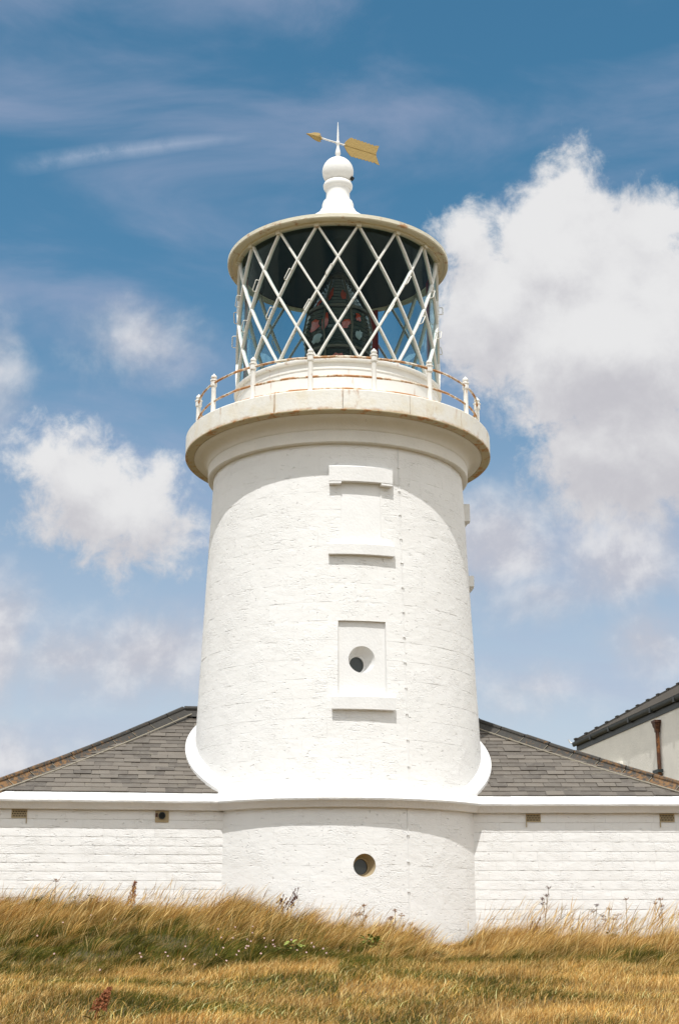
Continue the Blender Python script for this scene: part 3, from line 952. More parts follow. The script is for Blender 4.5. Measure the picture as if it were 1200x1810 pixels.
def flat_stone(name, w, h, seed, parent, mat):
    r = random.Random(seed); nx, nz = 6, 2; v = []; f = []; gap = r.choice((0.0004, 0.001, 0.0025, 0.003))
    for i in range(nx + 1):
        for k in range(nz + 1):
            edge = i in (0, nx) or k in (0, nz)
            x = w * i / nx; z = h * k / nz
            if i == 0: x += 0.0008
            if i == nx: x -= 0.0008
            if k == 0: z += gap + r.uniform(0, 0.004)
            if k == nz: z -= gap + r.uniform(0, 0.004)
            y = r.uniform(-0.004, 0.003) if not edge else (r.choice((-0.001, 0.001, 0.002, 0.006)) if k in (0, nz) else r.uniform(-0.001, 0.001))
            v.append((x, y, z))
    def id(i, k): return i * (nz + 1) + k
    for i in range(nx):
        for k in range(nz): f.append((id(i, k), id(i + 1, k), id(i + 1, k + 1), id(i, k + 1)))
    loop = [id(i, 0) for i in range(nx)] + [id(nx, k) for k in range(nz)] + [id(i, nz) for i in range(nx, 0, -1)] + [id(0, k) for k in range(nz, 0, -1)]
    b = len(v)
    for q in loop: v.append((v[q][0], 0.04, v[q][2]))
    for n_ in range(len(loop)):
        m_ = (n_ + 1) % len(loop); f.append((loop[n_], b + n_, b + m_, loop[m_]))
    o = mesh_obj(name, v, f, mat, parent, True); o.data.set_sharp_from_angle(angle=R(55))
    return o


ROOF_T, EAVE_Z = 3.62, 2.375
PITCH_W = math.atan2(4.31 - EAVE_Z, ROOF_T)


def wing(side, loc, yaw, length, inner, apex_u, label, ch, vents):
    """side +1 = to the right, -1 = to the left. Local frame: x runs away from the tower, y into the building."""
    w = empty('outbuilding', (loc[0], loc[1], -0.6), yaw)
    tag(w, label, 'outbuilding', 'outbuildings flanking the tower')
    sx = side
    def X(x): return sx * x
    def pt(mb, name, mat, ang=30):
        return autosmooth(mb.build(name, mat, w, loc=(0, 0, 0.6)), ang)
    def q(u, y, z): return (X(u), y, z)
    L = length; D = 7.2; Lr = L - 0.33
    # wall core
    mb = MB(); x0, x1 = sorted((X(inner), X(L))); mb.box(x0, x1, 0.012, 0.30, -1.2, 2.10); mb.box(*sorted((X(L - 0.3), X(L))), 0.30, D, -1.2, 2.10); mb.box(x0, x1, D - 0.3, D, -1.2, 2.10)
    pt(mb, 'wall', M_JOINT)
    # painted stone courses
    protos = {}
    z = 2.045 - 0.168; row = 0; hts = [(2.045 - 0.165, 2.045)]
    while z > -0.55:
        hts.append((z - ch, z)); z -= ch
    hts[1] = (hts[1][0], hts[0][0])
    for z0, z1 in hts:
        u = inner + (0.0 if row % 2 else -0.21); row += 1
        while u < L - 0.05:
            wd = rnd.choice((0.38, 0.44, 0.52)); wd = min(wd, L - u)
            key = (round(wd, 3), round(z1 - z0, 3), rnd.randint(0, 1))
            if key[0] < 0.06: break
            if key in protos: o = place(protos[key], w)
            else: o = flat_stone('stone', wd, z1 - z0, rnd.random(), w, M_STONE); protos[key] = o
            o.location = (X(u) if sx > 0 else X(u) - wd, 0, z0 + 0.6)
            u += wd
    # ledge
    prof = [(y_ - DRUM_R, z_) for y_, z_ in [(2.78, 2.43), (2.86, 2.375)] + LEDGE[2:]]
    v = []; f = []; k = len(prof); us = np.linspace(inner - 0.1, L + 0.25, 24)
    for u in us:
        for o_, z_ in prof: v.append(q(u, -o_, z_ + 0.003 * math.sin(u * 5) * (o_ > 0.1)))
    for i in range(len(us) - 1):
        for j in range(k - 1): f.append((i * k + j, (i + 1) * k + j, (i + 1) * k + j + 1, i * k + j + 1) if sx > 0 else (i * k + j + 1, (i + 1) * k + j + 1, (i + 1) * k + j, i * k + j))
    pt(MB().add(v, f), 'ledge', M_LEDGE)
    # roof deck below the slates
    E0 = EAVE_Z - 0.03
    zr = EAVE_Z + ROOF_T * math.tan(PITCH_W) - 0.03
    top_in = min(apex_u, inner - 1.5)
    y_e = 0.06
    A = q(inner - 1.0, y_e, E0); B = q(Lr + 0.05, y_e, E0); Cc = q(apex_u, ROOF_T, zr); Dd = q(-2.2, ROOF_T, zr)
    Bb = q(Lr + 0.05, 2 * ROOF_T, E0); Ab = q(inner - 1.0, 2 * ROOF_T, E0)
    pt(MB().add([A, B, Cc, Dd, Bb, Ab], [(0, 1, 2, 3), (1, 4, 2), (4, 5, 3, 2)]), 'roof_deck', M_VOID)
    # slates: local (u, s) on the front slope, s up the slope
    cosP, sinP = math.cos(PITCH_W), math.sin(PITCH_W)
    slope_len = ROOF_T / cosP
    expo, sw = 0.198, 0.335
    inv = w.matrix_basis.inverted() if False else None
    rot = Matrix.Rotation(yaw, 4, 'Z')
    tower_c = rot.inverted() @ Vector((-loc[0], -loc[1], 0))        # tower axis in local x, y
    hip_nx, hip_c0 = None, None
    hx, hy = (apex_u - Lr - 0.05), slope_len                          # hip direction in (u, s)
    nrm = (hy, -hx); nl = math.hypot(*nrm); nrm = (nrm[0] / nl, nrm[1] / nl)
    hc = nrm[0] * (Lr + 0.05) + nrm[1] * 0.0
    protos = {}
    rows = int(slope_len / expo) + 1
    for r_ in range(rows):
        s0 = r_ * expo; s1 = min(s0 + expo * 1.9, slope_len + 0.05)
        u = inner - 0.35 + (sw / 2 if r_ % 2 else 0.0) + rnd.uniform(-0.03, 0.03)
        umin = -1.0 if r_ > 5 else inner - 0.6
        u = umin + (sw / 2 if r_ % 2 else 0)
        while u < L + 0.1:
            ww = sw * rnd.uniform(0.93, 1.07)
            jg = rnd.uniform(-0.008, 0.006); gq = 0.005 if r_ else 0.0012; poly = [(u + gq, s0 + jg), (u + ww - gq, s0 + jg), (u + ww - gq, s1), (u + gq, s1)]
            full = all(nrm[0] * a + nrm[1] * b <= hc for a, b in poly)
            if not full: poly = clip_poly(poly, nrm[0], nrm[1], hc)
            mu = u + ww / 2; ms = (s0 + s0 + expo) / 2
            px_, py_ = X(mu), y_e + ms * cosP
            dist = math.hypot(px_ - tower_c.x, py_ - tower_c.y)
            if len(poly) < 3 or dist < 2.62: u += ww; continue
            th = 0.011; lift = rnd.choice((0.0, 0.002, 0.004, 0.010)); skew = rnd.uniform(-0.004, 0.004)
            v = []; n = len(poly)
            for lay in (0, 1):
                for a, b in poly:
                    hgt = 0.026 - 0.011 * (b - s0) / expo + lift + th * lay
                    bb = b + skew * (1 if a > mu else -1)
                    y = y_e + bb * cosP - hgt * sinP; zz = EAVE_Z - 0.03 + bb * sinP + hgt * cosP
                    v.append(q(a, y, zz))
            fc = [tuple(range(n)), tuple(range(n, 2 * n))] + [(i, (i + 1) % n, n + (i + 1) % n, n + i) for i in range(n)]
            if sx > 0: fc = [fc[0][::-1]] + fc[1:]
            else: fc = [fc[0], fc[1][::-1]] + [t[::-1] for t in fc[2:]]
            # the slates keep to one plane here, so the mesh is shared by moving it only along the row
            o = mesh_obj('slate', v, fc, M_SLATE, w); o.location = (0, 0, 0.6)
            u += ww
    # hip tiles, short lengths with a roll on top
    P0 = Vector(q(Lr + 0.10, y_e - 0.05, EAVE_Z - 0.02)); P1 = Vector(q(apex_u, ROOF_T, zr + 0.055))
    hipdir = (P1 - P0); n_t = 10
    for i in range(n_t):
        a = P0 + hipdir * (i / n_t) - Vector((0, 0, 0.05 * math.sin(PI * i / n_t))); b = P0 + hipdir * ((i + 1) / n_t - 0.004) - Vector((0, 0, 0.05 * math.sin(PI * (i + 1) / n_t)))
        t = (b - a).normalized(); side_v = Vector((t.y, -t.x, 0)).normalized()
        if side_v.y > 0: side_v = -side_v
        upv = side_v.cross(t); upv = upv if upv.z > 0 else -upv
        wob = rnd.uniform(-0.006, 0.006)
        sec = [(0.0, 0.075), (0.04, 0.062), (0.055, 0.03), (0.05, 0.0), (0.25, -0.165), (0.24, -0.182), (0.0, -0.03), (-0.24, -0.182), (-0.25, -0.165), (-0.05, 0.0), (-0.055, 0.03), (-0.04, 0.062)]
        v = []; n = len(sec)
        for pnt in (a, b):
            for (o1, o2) in sec: v.append(pnt + side_v * o1 + upv * (o2 + 0.05 + wob))
        f = [(j, (j + 1) % n, n + (j + 1) % n, n + j) for j in range(n)] + [tuple(range(n))[::-1], tuple(range(n, 2 * n))]
        o = autosmooth(mesh_obj('ridge_tile', v, f, M_RIDGE, w), 30); o.location = (0, 0, 0.6)
        if i:
            vj = [pnt + side_v * (o1 * 1.004) + upv * (o2 + 0.053 + wob) for pnt in (a - t * 0.008, a + t * 0.006) for (o1, o2) in sec[3:10]]
            mesh_obj('mortar_joint', vj, [(j, j + 1, 8 + j, 7 + j) for j in range(6)], M_JMORT, o)
    mb = MB(); ra = Vector(q(apex_u, ROOF_T, zr + 0.10)); rb = Vector(q(-0.6, ROOF_T, zr + 0.10))
    for (w_, h_) in ((0.05, 0.05),): mb.tube([ra + Vector((0, 0, 0.03)), rb + Vector((0, 0, 0.03))], 0.05, 8)
    mb.add([ra + Vector((0, -0.25, -0.17)), rb + Vector((0, -0.25, -0.17)), rb, ra, ra + Vector((0, 0.2, -0.13)), rb + Vector((0, 0.2, -0.13))], [(0, 1, 2, 3), (3, 2, 5, 4)])
    pt(mb, 'ridge_tile', M_RIDGE)
    # mortar fillet under the front edge of the hip
    fil = []
    for i in range(14):
        c_ = P0 + hipdir * (i / 13) - Vector((0, 0, 0.05 * math.sin(PI * i / 13)))
        fil.append(c_ + Vector((-sx * 0.15, -0.185, -0.065)))
    pt(MB().tube(fil, 0.013, 5), 'mortar_fillet', M_MORTAR)
    # curved white upstand where the slope runs into the tower
    v = []; f = []; n = 0
    angs = np.linspace(R(33 if side < 0 else 44), R(118), 36)
    for a in angs:
        for k_, (dr, dh) in enumerate(((-0.10, -0.10), (0.175, -0.10), (0.180, 0.060), (0.150, 0.085), (0.02, 0.20), (-0.10, 0.24))):
            tap = min(1.0, max(0.0, (a - angs[0]) / R(13))); tap = tap * tap * (3 - 2 * tap)
            if dr > 0: dr = 0.02 + (dr - 0.02) * (0.25 + 0.75 * tap)
            dh = (dh + 0.10) * tap - 0.10
            # bearing in scene frame -> local
            base_p = cyl(body_r(3.0) + 0.165, sx * a, 0)
            lc_ = rot.inverted() @ (base_p - Vector((loc[0], loc[1], 0)))
            yy = max(lc_.y, 0.0)
            zz = EAVE_Z + (yy - y_e) * math.tan(PITCH_W)
            rr = body_r(zz) + dr
            pw = cyl(rr, sx * a, 0); pl_ = rot.inverted() @ (pw - Vector((loc[0], loc[1], 0)))
            v.append((pl_.x, pl_.y, zz + dh))
    k = 6
    for i in range(len(angs) - 1):
        for j in range(k - 1): f.append((i * k + j, (i + 1) * k + j, (i + 1) * k + j + 1, i * k + j + 1))
    pt(MB().add(v, f), 'upstand', M_SMOOTH, 40)
    # vents
    for (u, kind) in vents:
        if kind == 'grille':
            fr = pt(MB().box(*sorted((X(u - 0.135), X(u + 0.135))), -0.012, 0.02, 1.895, 2.04).box(*sorted((X(u - 0.135), X(u - 0.12))), -0.02, 0, 1.80, 1.895), 'vent', M_CLAY)
            for row in range(3):
                for j in range(9):
                    uu = u - 0.115 + 0.027 * j + (0.012 if row % 2 else 0)
                    zz = 1.915 + 0.038 * row
                    MB().box(*sorted((X(uu - 0.007), X(uu + 0.007))), -0.0145, -0.010, zz, zz + 0.026).build('vent_hole', M_VOID, fr)
        else:
            fr = pt(MB().box(*sorted((X(u - 0.12), X(u + 0.12))), -0.014, 0.02, 1.84, 2.04), 'vent', M_CLAY)
            c_ = Vector((X(u), -0.016, 1.955))
            MB().tube([c_ + Vector((0, 0.02, 0)), c_ + Vector((0, -0.035, 0))], 0.062, 16).build('pipe', M_DARKIRON, fr)
            MB().tube([c_ + Vector((0, -0.034, 0)), c_ + Vector((0, -0.0365, 0))], 0.050, 16).build('pipe_mouth', M_VOID, fr)
            MB().box(*sorted((X(u + 0.075), X(u + 0.115))), -0.0165, -0.012, 1.93, 2.0).build('rust_patch', M_RUSTPIPE, fr)
    return w


wing(-1, (-2.02, -2.13), R(7.5), 4.45, -0.05, 0.68, 'white outbuilding left of the tower, with slate hipped roof and round pipe vent', 0.148, [(3.58, 'grille'), (1.10, 'round')])
wing(1, (2.46, -1.62), 0.0, 4.55, -0.05, 0.02, 'white outbuilding right of the tower, with slate hipped roof below the cream house', 0.168, [(1.09, 'grille'), (3.52, 'grille')])

# ------------------------------------------------------------------ house behind on the right
HX, HY = Vector((7.47, 17.0, 0)), Vector((8.57, 7.6, 0))
hdv = (HY - HX).normalized()
hyaw = math.atan2(hdv.y, hdv.x)                 # local x runs along the wall towards the viewer
hs = empty('house', (HX.x, HX.y, -0.6), hyaw)
tag(hs, 'cream house behind the right outbuilding with dark gutter and rusty downpipe', 'house')
def hpart(mb, name, mat, ang=30, par=None):
    o = autosmooth(mb.build(name, mat, par or hs), ang)
    if par is None: o.location = (0, 0, 0.6)
    return o
HL, HW, HE = 12.5, 9.0, 5.60                     # length, depth (local +y is to the right of the wall run, i.e. away from the viewer)
OV = 0.055
hpart(MB().box(0.25, HL, OV, OV + 0.3, -1.2, HE - 0.02).box(0.25, 0.55, OV + 0.3, HW - OV, -1.2, HE - 0.02).box(HL - 0.3, HL, OV + 0.3, HW - OV, -1.2, HE - 0.02).box(0.25, HL, HW - OV - 0.3, HW - OV, -1.2, HE - 0.02), 'wall', M_HOUSE)
hp = R(27.8); rz_ = HE + 0.10 + (HW / 2) * math.tan(hp)
E0 = HE + 0.10
# gable ends
hpart(MB().add([(0.27, OV, HE - 0.02), (0.27, HW - OV, HE - 0.02), (0.27, HW / 2, rz_ - 0.3)], [(0, 1, 2)]).add([(HL, OV, HE - 0.02), (HL, HW - OV, HE - 0.02), (HL, HW / 2, rz_ - 0.3)], [(0, 1, 2)]), 'gable', M_HOUSE)
# roof slopes as stepped slate courses
for sgn in (1, -1):
    v = []; f = []; nrow = 22
    for i in range(nrow):
        t0, t1 = i / nrow, (i + 1) / nrow
        for t, lift in ((t0, 0.03), (t1, 0.0)):
            y = HW / 2 * t; y = y if sgn > 0 else HW - y
            z = E0 + HW / 2 * t * math.tan(hp) + lift
            v += [(-0.05, y, z), (HL + 0.1, y, z)]
    for i in range(2 * nrow - 1):
        a = 2 * i; f.append((a, a + 1, a + 3, a + 2))
    hpart(MB().add(v, f), 'roof', M_SLATE, 5)
# verge tiles along the far gable
vlen = HW / 2 / math.cos(hp); nv = 13
for i in range(nv):
    a, b = i / nv, (i + 1) / nv - 0.004
    mb = MB(); y0, y1 = HW / 2 * a, HW / 2 * b
    z0, z1 = E0 + y0 * math.tan(hp) + 0.035, E0 + y1 * math.tan(hp) + 0.035
    v = []
    for (y, z, g_) in ((y0, z0, 0.0), (y1, z1, 0.0)):
        v += [(-0.10, y, z - 0.12), (-0.10, y, z + 0.05), (0.10, y, z + 0.05), (0.10, y, z - 0.12)]
    mb.add(v, [(0, 1, 2, 3), (7, 6, 5, 4), (0, 4, 5, 1), (1, 5, 6, 2), (2, 6, 7, 3), (3, 7, 4, 0)])
    mb.box(-0.11, 0.11, y0 - 0.02, y0 + 0.05, z0 + 0.045, z0 + 0.085)
    hpart(mb, 'verge_tile', M_RIDGE)
# ridge
hpart(MB().tube([(-0.1, HW / 2, rz_ + 0.05), (HL, HW / 2, rz_ + 0.05)], 0.10, 8), 'ridge_tile', M_RIDGE)
# fascia, soffit, gutter lengths with joints
hpart(MB().box(0.0, HL, 0.032, 0.050, HE - 0.20, HE + 0.10), 'fascia', M_GUTTER)
hpart(MB().box(0.0, HL, 0.05, OV + 0.03, HE - 0.06, HE - 0.03), 'soffit', M_HOUSE)
gl = 1.85; k = 0
while k * gl < HL - 0.1:
    x0, x1 = k * gl - (0.12 if k == 0 else 0), min((k + 1) * gl, HL) - 0.012
    v = []; f = []; n = 9
    for x in (x0, x1):
        for i in range(n):
            q_ = PI + PI * i / (n - 1)
            v.append((x, -0.02 + 0.058 * math.cos(q_), HE + 0.085 + 0.13 * math.sin(q_)))
    for i in range(n - 1): f.append((i, i + 1, n + i + 1, n + i))
    f.append(tuple(range(n)))
    hpart(MB().add(v, f), 'gutter', M_GUTTER, 40)
    hpart(MB().box(x1 - 0.05, x1 + 0.06, -0.086, 0.044, HE - 0.06, HE + 0.07), 'gutter_joint', M_DARKIRON)
    k += 1
# gutter end spur
hpart(MB().tube([(-0.12, -0.02, HE + 0.05), (-0.2, -0.12, HE + 0.12), (-0.2, -0.16, HE + 0.2)], 0.02, 6), 'gutter_end', M_POST)
# downpipe with hopper, bracket
PX = 7.72
dp = hpart(MB().tube([(PX, OV - 0.07, HE - 0.60), (PX, OV - 0.07, -0.9)], 0.052, 10), 'downpipe', M_RUSTPIPE, 40)
hop = MB(); hv = []
for (hw_, hd_, z) in ((0.055, 0.055, HE - 0.62), (0.07, 0.06, HE - 0.52), (0.11, 0.08, HE - 0.46), (0.125, 0.09, HE - 0.38), (0.15, 0.10, HE - 0.37), (0.15, 0.10, HE - 0.31)):
    hv += [(PX - hw_, OV - 0.07 - hd_, z), (PX + hw_, OV - 0.07 - hd_, z), (PX + hw_, OV - 0.07 + min(hd_, 0.065), z), (PX - hw_, OV - 0.07 + min(hd_, 0.065), z)]
hf = []
for i in range(5):
    for j in range(4): hf.append((i * 4 + j, i * 4 + (j + 1) % 4, (i + 1) * 4 + (j + 1) % 4, (i + 1) * 4 + j))
hf.append((20, 21, 22, 23))
hopper = autosmooth(MB().add(hv, hf).build('hopper', M_RUSTPIPE, dp), 30)
MB().box(PX - 0.36, PX + 0.10, OV - 0.14, OV - 0.012, HE - 1.66, HE - 1.58).build('bracket', M_GUTTER, dp)
# pilaster strip behind the pipe and a hood-mould stub
hpart(MB().box(PX - 0.42, PX - 0.05, OV - 0.045, OV + 0.01, 0.5, HE - 0.95), 'pilaster', M_HOUSE)
hpart(MB().box(2.9, 4.5, OV - 0.10, OV + 0.01, HE - 1.16, HE - 1.03), 'hood_mould', M_HOUSE)

# ------------------------------------------------------------------ grass
def blade_material(name, trans=0.25):
    m, T, p = new_mat(name)
    at = T.n.new('ShaderNodeAttribute'); at.attribute_name = 'tint'
    T.put(p.inputs['Base Color'], at.outputs['Color']); p.inputs['Roughness'].default_value = 0.7
    p.inputs['Specular IOR Level'].default_value = 0.15
    tr = T.n.new('ShaderNodeBsdfTranslucent'); T.put(tr.inputs[0], at.outputs['Color'])
    mx = T.n.new('ShaderNodeMixShader'); mx.inputs[0].default_value = trans
    out = [n for n in T.n if n.type == 'OUTPUT_MATERIAL'][0]
    T.l.new(p.outputs[0], mx.inputs[1]); T.l.new(tr.outputs[0], mx.inputs[2]); T.l.new(mx.outputs[0], out.inputs[0])
    return m


M_BLADE = blade_material('grass_blade')


def build_blades(name, x, y, length, width, lean, lean_dir, tint, seg, label, head=None):
    """one mesh of curved tapering blades; every blade keeps one colour of its own"""
    n = len(x); z = ground_h(x, y)
    root = np.stack([x, y, z - 0.01], -1)
    ld = np.stack([np.cos(lean_dir), np.sin(lean_dir), np.zeros(n)], -1)
    face = nrg.uniform(0, PI, n); wd = np.stack([np.cos(face), np.sin(face) * 0.6, np.zeros(n)], -1)
    V = np.zeros((n, 2 * seg + 1, 3), np.float32)
    for k in range(seg + 1):
        t = k / seg
        bend = t ** 1.8 * lean
        c = root + ld * (length * bend)[:, None] + np.array([0, 0, 1.0]) * (length * (t - 0.35 * lean * t ** 2.2))[:, None]
        wk = width * (1 - t) ** 0.6
        if head is not None and k == seg - 1: wk = width * head
        if k < seg:
            V[:, 2 * k] = c - wd * (wk / 2)[:, None]; V[:, 2 * k + 1] = c + wd * (wk / 2)[:, None]
        else: V[:, 2 * seg] = c
    nv = 2 * seg + 1
    quads = []
    tris = []
    for k in range(seg - 1):
        tris += [(2 * k, 2 * k + 1, 2 * k + 3), (2 * k, 2 * k + 3, 2 * k + 2)]
    tris.append((2 * seg - 2, 2 * seg - 1, 2 * seg))
    tr = np.array(tris, np.int32)
    Fa = (np.arange(n, dtype=np.int32)[:, None, None] * nv + tr[None]).reshape(-1)
    me = bpy.data.meshes.new(name)
    me.vertices.add(n * nv); me.vertices.foreach_set('co', V.reshape(-1))
    nt = n * len(tris)
    me.loops.add(nt * 3); me.loops.foreach_set('vertex_index', Fa)
    me.polygons.add(nt); me.polygons.foreach_set('loop_start', np.arange(0, nt * 3, 3, dtype=np.int32))
    me.update(calc_edges=True)
    ca = me.attributes.new('tint', 'FLOAT_COLOR', 'POINT')
    col = np.ones((n, nv, 4), np.float32); col[:, :, :3] = tint[:, None, :]
    ca.data.foreach_set('color', col.reshape(-1))
    me.materials.append(M_BLADE)
    o = bpy.data.objects.new(name, me); COL.objects.link(o)
    tag(o, label, 'grass', None, 'stuff')
    return o


def wall_y(x):
    """front face of the buildings along x"""
    drum = -np.sqrt(np.clip(DRUM_R ** 2 - x ** 2, 0.01, None))
    left = -2.13 + (x + 2.02) * math.tan(R(7.5)); right = np.full_like(x, -1.62)
    return np.where(np.abs(x) < 2.5, np.minimum(drum, np.where(x < 0, left, right)), np.where(x < 0, left, right))


def patch(x, y, sx, sy, seed):
    """smooth value noise 0..1 for patchiness"""
    r = np.random.default_rng(seed); G = r.uniform(0, 1, (64, 64))
    u = (x / sx) % 63; v = (y / sy) % 63
    i = u.astype(int); j = v.astype(int); fu = u - i; fv = v - j
    fu = fu * fu * (3 - 2 * fu); fv = fv * fv * (3 - 2 * fv)
    i2 = (i + 1) % 64; j2 = (j + 1) % 64
    return G[i, j] * (1 - fu) * (1 - fv) + G[i2, j] * fu * (1 - fv) + G[i, j2] * (1 - fu) * fv + G[i2, j2] * fu * fv


STRAW = np.array([(0.57, 0.350, 0.105), (0.47, 0.265, 0.065), (0.78, 0.56, 0.240), (0.31, 0.150, 0.036)])
GREEN = np.array([(0.105, 0.105, 0.014), (0.070, 0.080, 0.011), (0.170, 0.145, 0.020), (0.040, 0.048, 0.008)])


def tints(n, green_p):
    s = STRAW[nrg.integers(0, 4, n)]; g_ = GREEN[nrg.integers(0, 4, n)]
    isg = nrg.uniform(0, 1, n) < green_p
    c = np.where(isg[:, None], g_, s)
    return (c * nrg.uniform(0.75, 1.2, (n, 1))).astype(np.float32)


def scatter(n, x0, x1, d0, d1):
    x = nrg.uniform(x0, x1, n); d = nrg.uniform(d0, d1, n)
    return x, d - 28


def edge_d(x):
    """distance at which the mown strip ends and the long grass begins"""
    return 18.0 + 0.5 * np.sin(x * 0.7 + 1.0) + 0.35 * np.sin(x * 1.9) + 0.6 * sstep(x, 0.0, 3.0)


# long grass by the wall
x, y = scatter(150000, -8.0, 8.0, 17.0, 27.2)
keep = (y < wall_y(x) - 0.06) & (y + 28 > edge_d(x) + nrg.normal(0, 0.25, len(x)))
x, y = x[keep], y[keep]; n = len(x); d = y + 28
near_wall = sstep(d, 20.3, 24.0)
clump = patch(x, y, 0.55, 0.7, 3); clump2 = patch(x, y, 1.5, 1.1, 5)
L_ = (0.13 + 0.20 * near_wall) * (0.65 + 0.75 * clump) * nrg.uniform(0.7, 1.25, n)
L_ *= 1 - 0.62 * np.exp(-((x - 1.85) / 0.42) ** 2) * sstep(d, 22.5, 24.5)
lean = np.clip(0.45 + 0.45 * patch(x, y, 0.9, 0.9, 8) + nrg.normal(0, 0.15, n), 0.05, 1.1)
ldir = nrg.normal(0.0, 0.55, n) + 0.5 * (patch(x, y, 0.8, 0.8, 9) - 0.5)
gp = np.clip(0.95 - 0.85 * near_wall + 1.1 * (clump2 - 0.5) + 0.20 * sstep(-x, -0.5, 1.5) - 0.15 * sstep(x, 1.0, 4.0), 0.04, 0.96)
build_blades('long_grass', x, y, L_, nrg.uniform(0.0045, 0.009, n), lean, ldir, tints(n, gp), 3, 'long straw and green grass leaning along the foot of the walls')
# tussocks: blades fanning out of one root, combed to the right by the wind
nt_ = 760
tx, ty = scatter(nt_, -7.5, 7.5, 17.6, 26.6)
keep = (ty < wall_y(tx) - 0.15) & (ty + 28 > edge_d(tx) + 0.1); tx, ty = tx[keep], ty[keep]; nt_ = len(tx)
tl = (0.20 + 0.24 * sstep(ty + 28, 20.0, 24.0)) * nrg.uniform(0.7, 1.4, nt_); tl *= 1 - 0.6 * np.exp(-((tx - 1.85) / 0.45) ** 2) * sstep(ty + 28, 22, 24.5)
tdir = nrg.normal(0.0, 0.5, nt_); tg = np.clip(0.78 - 0.95 * sstep(ty + 28, 20.0, 23.8) + nrg.normal(0, 0.32, nt_) + 0.18 * (tx < 0.3), 0.0, 0.97)
tone_ = nrg.uniform(0.65, 1.25, nt_)
k_ = 150; ii = np.repeat(np.arange(nt_), k_); n = len(ii)
oa = nrg.uniform(0, 2 * PI, n); orad = np.abs(nrg.normal(0, 0.07, n))
x = tx[ii] + orad * np.cos(oa); y = ty[ii] + orad * np.sin(oa)
keep = y < wall_y(x) - 0.03; x, y, ii, oa, orad = x[keep], y[keep], ii[keep], oa[keep], orad[keep]; n = len(x)
fx = np.cos(tdir[ii]) * 0.9 + np.cos(oa) * orad * 7; fy = np.sin(tdir[ii]) * 0.6 + np.sin(oa) * orad * 7
build_blades('grass_tussock', x, y, tl[ii] * nrg.uniform(0.65, 1.2, n), nrg.uniform(0.0045, 0.0085, n), np.clip(0.35 + 0.5 * np.hypot(fx, fy) + nrg.normal(0, 0.12, n), 0.1, 1.25),
             np.arctan2(fy, fx), (tints(n, tg[ii]) * tone_[ii][:, None]).astype(np.float32), 4, 'tussocks of straw and green grass combed over by the wind')
# flowering stems rising above it
x, y = scatter(5200, -8.0, 8.0, 20.5, 26.6)
keep = (y < wall_y(x) - 0.05); x, y = x[keep], y[keep]; n = len(x)
L_ = nrg.uniform(0.36, 0.72, n) * (0.75 + 0.5 * patch(x, y, 0.7, 0.7, 12)) * (1 + 0.25 * sstep(x, 2.3, 3.2))
L_ *= 1 - 0.6 * np.exp(-((x - 1.85) / 0.4) ** 2)
build_blades('grass_stem', x, y, L_, nrg.uniform(0.003, 0.0048, n), np.clip(nrg.normal(0.42, 0.15, n), 0.05, 0.9), nrg.normal(0.05, 0.35, n), tints(n, np.full(n, 0.03)), 5,
             'thin straw coloured flowering grass stems against the white walls', 2.6)
# low sward and mown strip
x, y = scatter(330000, -6.5, 6.5, 10.8, 20.5)
keep = (y + 28 < edge_d(x) + nrg.normal(0.5, 0.35, len(x)))
x, y = x[keep], y[keep]; n = len(x); d = y + 28
cl = patch(x, y, 0.5, 0.35, 21); cl2 = patch(x, y, 1.7, 0.8, 22)
band = np.exp(-((d - (16.9 + 0.15 * x)) / 0.45) ** 2) * sstep(-x, -1.2, 1.5)
L_ = (0.055 + 0.07 * cl + 0.05 * sstep(d, 16.5, 18.5)) * nrg.uniform(0.6, 1.35, n)
cl3 = patch(x, y, 0.8, 0.5, 23)
gp = np.clip(0.36 + 1.15 * (cl2 - 0.45) + 0.65 * band + 0.7 * (cl3 - 0.5) - 0.15 * sstep(x, 0.5, 3.0), 0.03, 0.94)
dead = nrg.uniform(0, 1, n) < 0.05                  # cut stalks lying about
L_ = np.where(dead, nrg.uniform(0.10, 0.24, n), L_); gp = np.where(dead, 0.0, gp)
tn = tints(n, gp) * (0.68 + 0.62 * patch(x, y, 0.42, 0.30, 31) * (0.5 + patch(x, y, 1.3, 0.7, 32)))[:, None].clip(0.55, 1.25).astype(np.float32)
tn = np.where(dead[:, None], np.minimum(tn * 1.35, 0.8), tn).astype(np.float32)
build_blades('mown_grass', x, y, L_, nrg.uniform(0.004, 0.0085, n), np.where(dead, nrg.uniform(0.9, 1.5, n), np.clip(nrg.normal(0.6, 0.3, n), 0.05, 1.2)), nrg.normal(0.1, 1.1, n), tn, 2, 'short dry mown grass in the foreground')


# ------------------------------------------------------------------ wild plants
def plain(name, col, trans=0.0):
    m, T, p = new_mat(name)
    g = T.n.new('ShaderNodeNewGeometry').outputs['Position']
    T.put(p.inputs['Base Color'], T.mix(T.noise(g, 40, 3), tuple(c * 0.7 for c in col), tuple(c * 1.2 for c in col)))
    p.inputs['Roughness'].default_value = 0.75
    return m
M_DOCK = plain('rusty_seed', (0.24, 0.075, 0.020)); M_STEM = plain('dry_stem', (0.24, 0.15, 0.05)); M_UMBEL = plain('brown_umbel', (0.23, 0.105, 0.035))
M_LEAF = plain('green_leaf', (0.085, 0.125, 0.022)); M_DKLEAF = plain('dark_green_leaf', (0.035, 0.065, 0.018)); M_THIST = plain('dark_thistle', (0.10, 0.045, 0.028))
M_PETAL = plain('pale_pink_petal', (0.55, 0.37, 0.33)); M_LIME = plain('lime_leaf', (0.21, 0.24, 0.040))


def gz(x, y): return float(ground_h(np.array([x]), np.array([y]))[0])


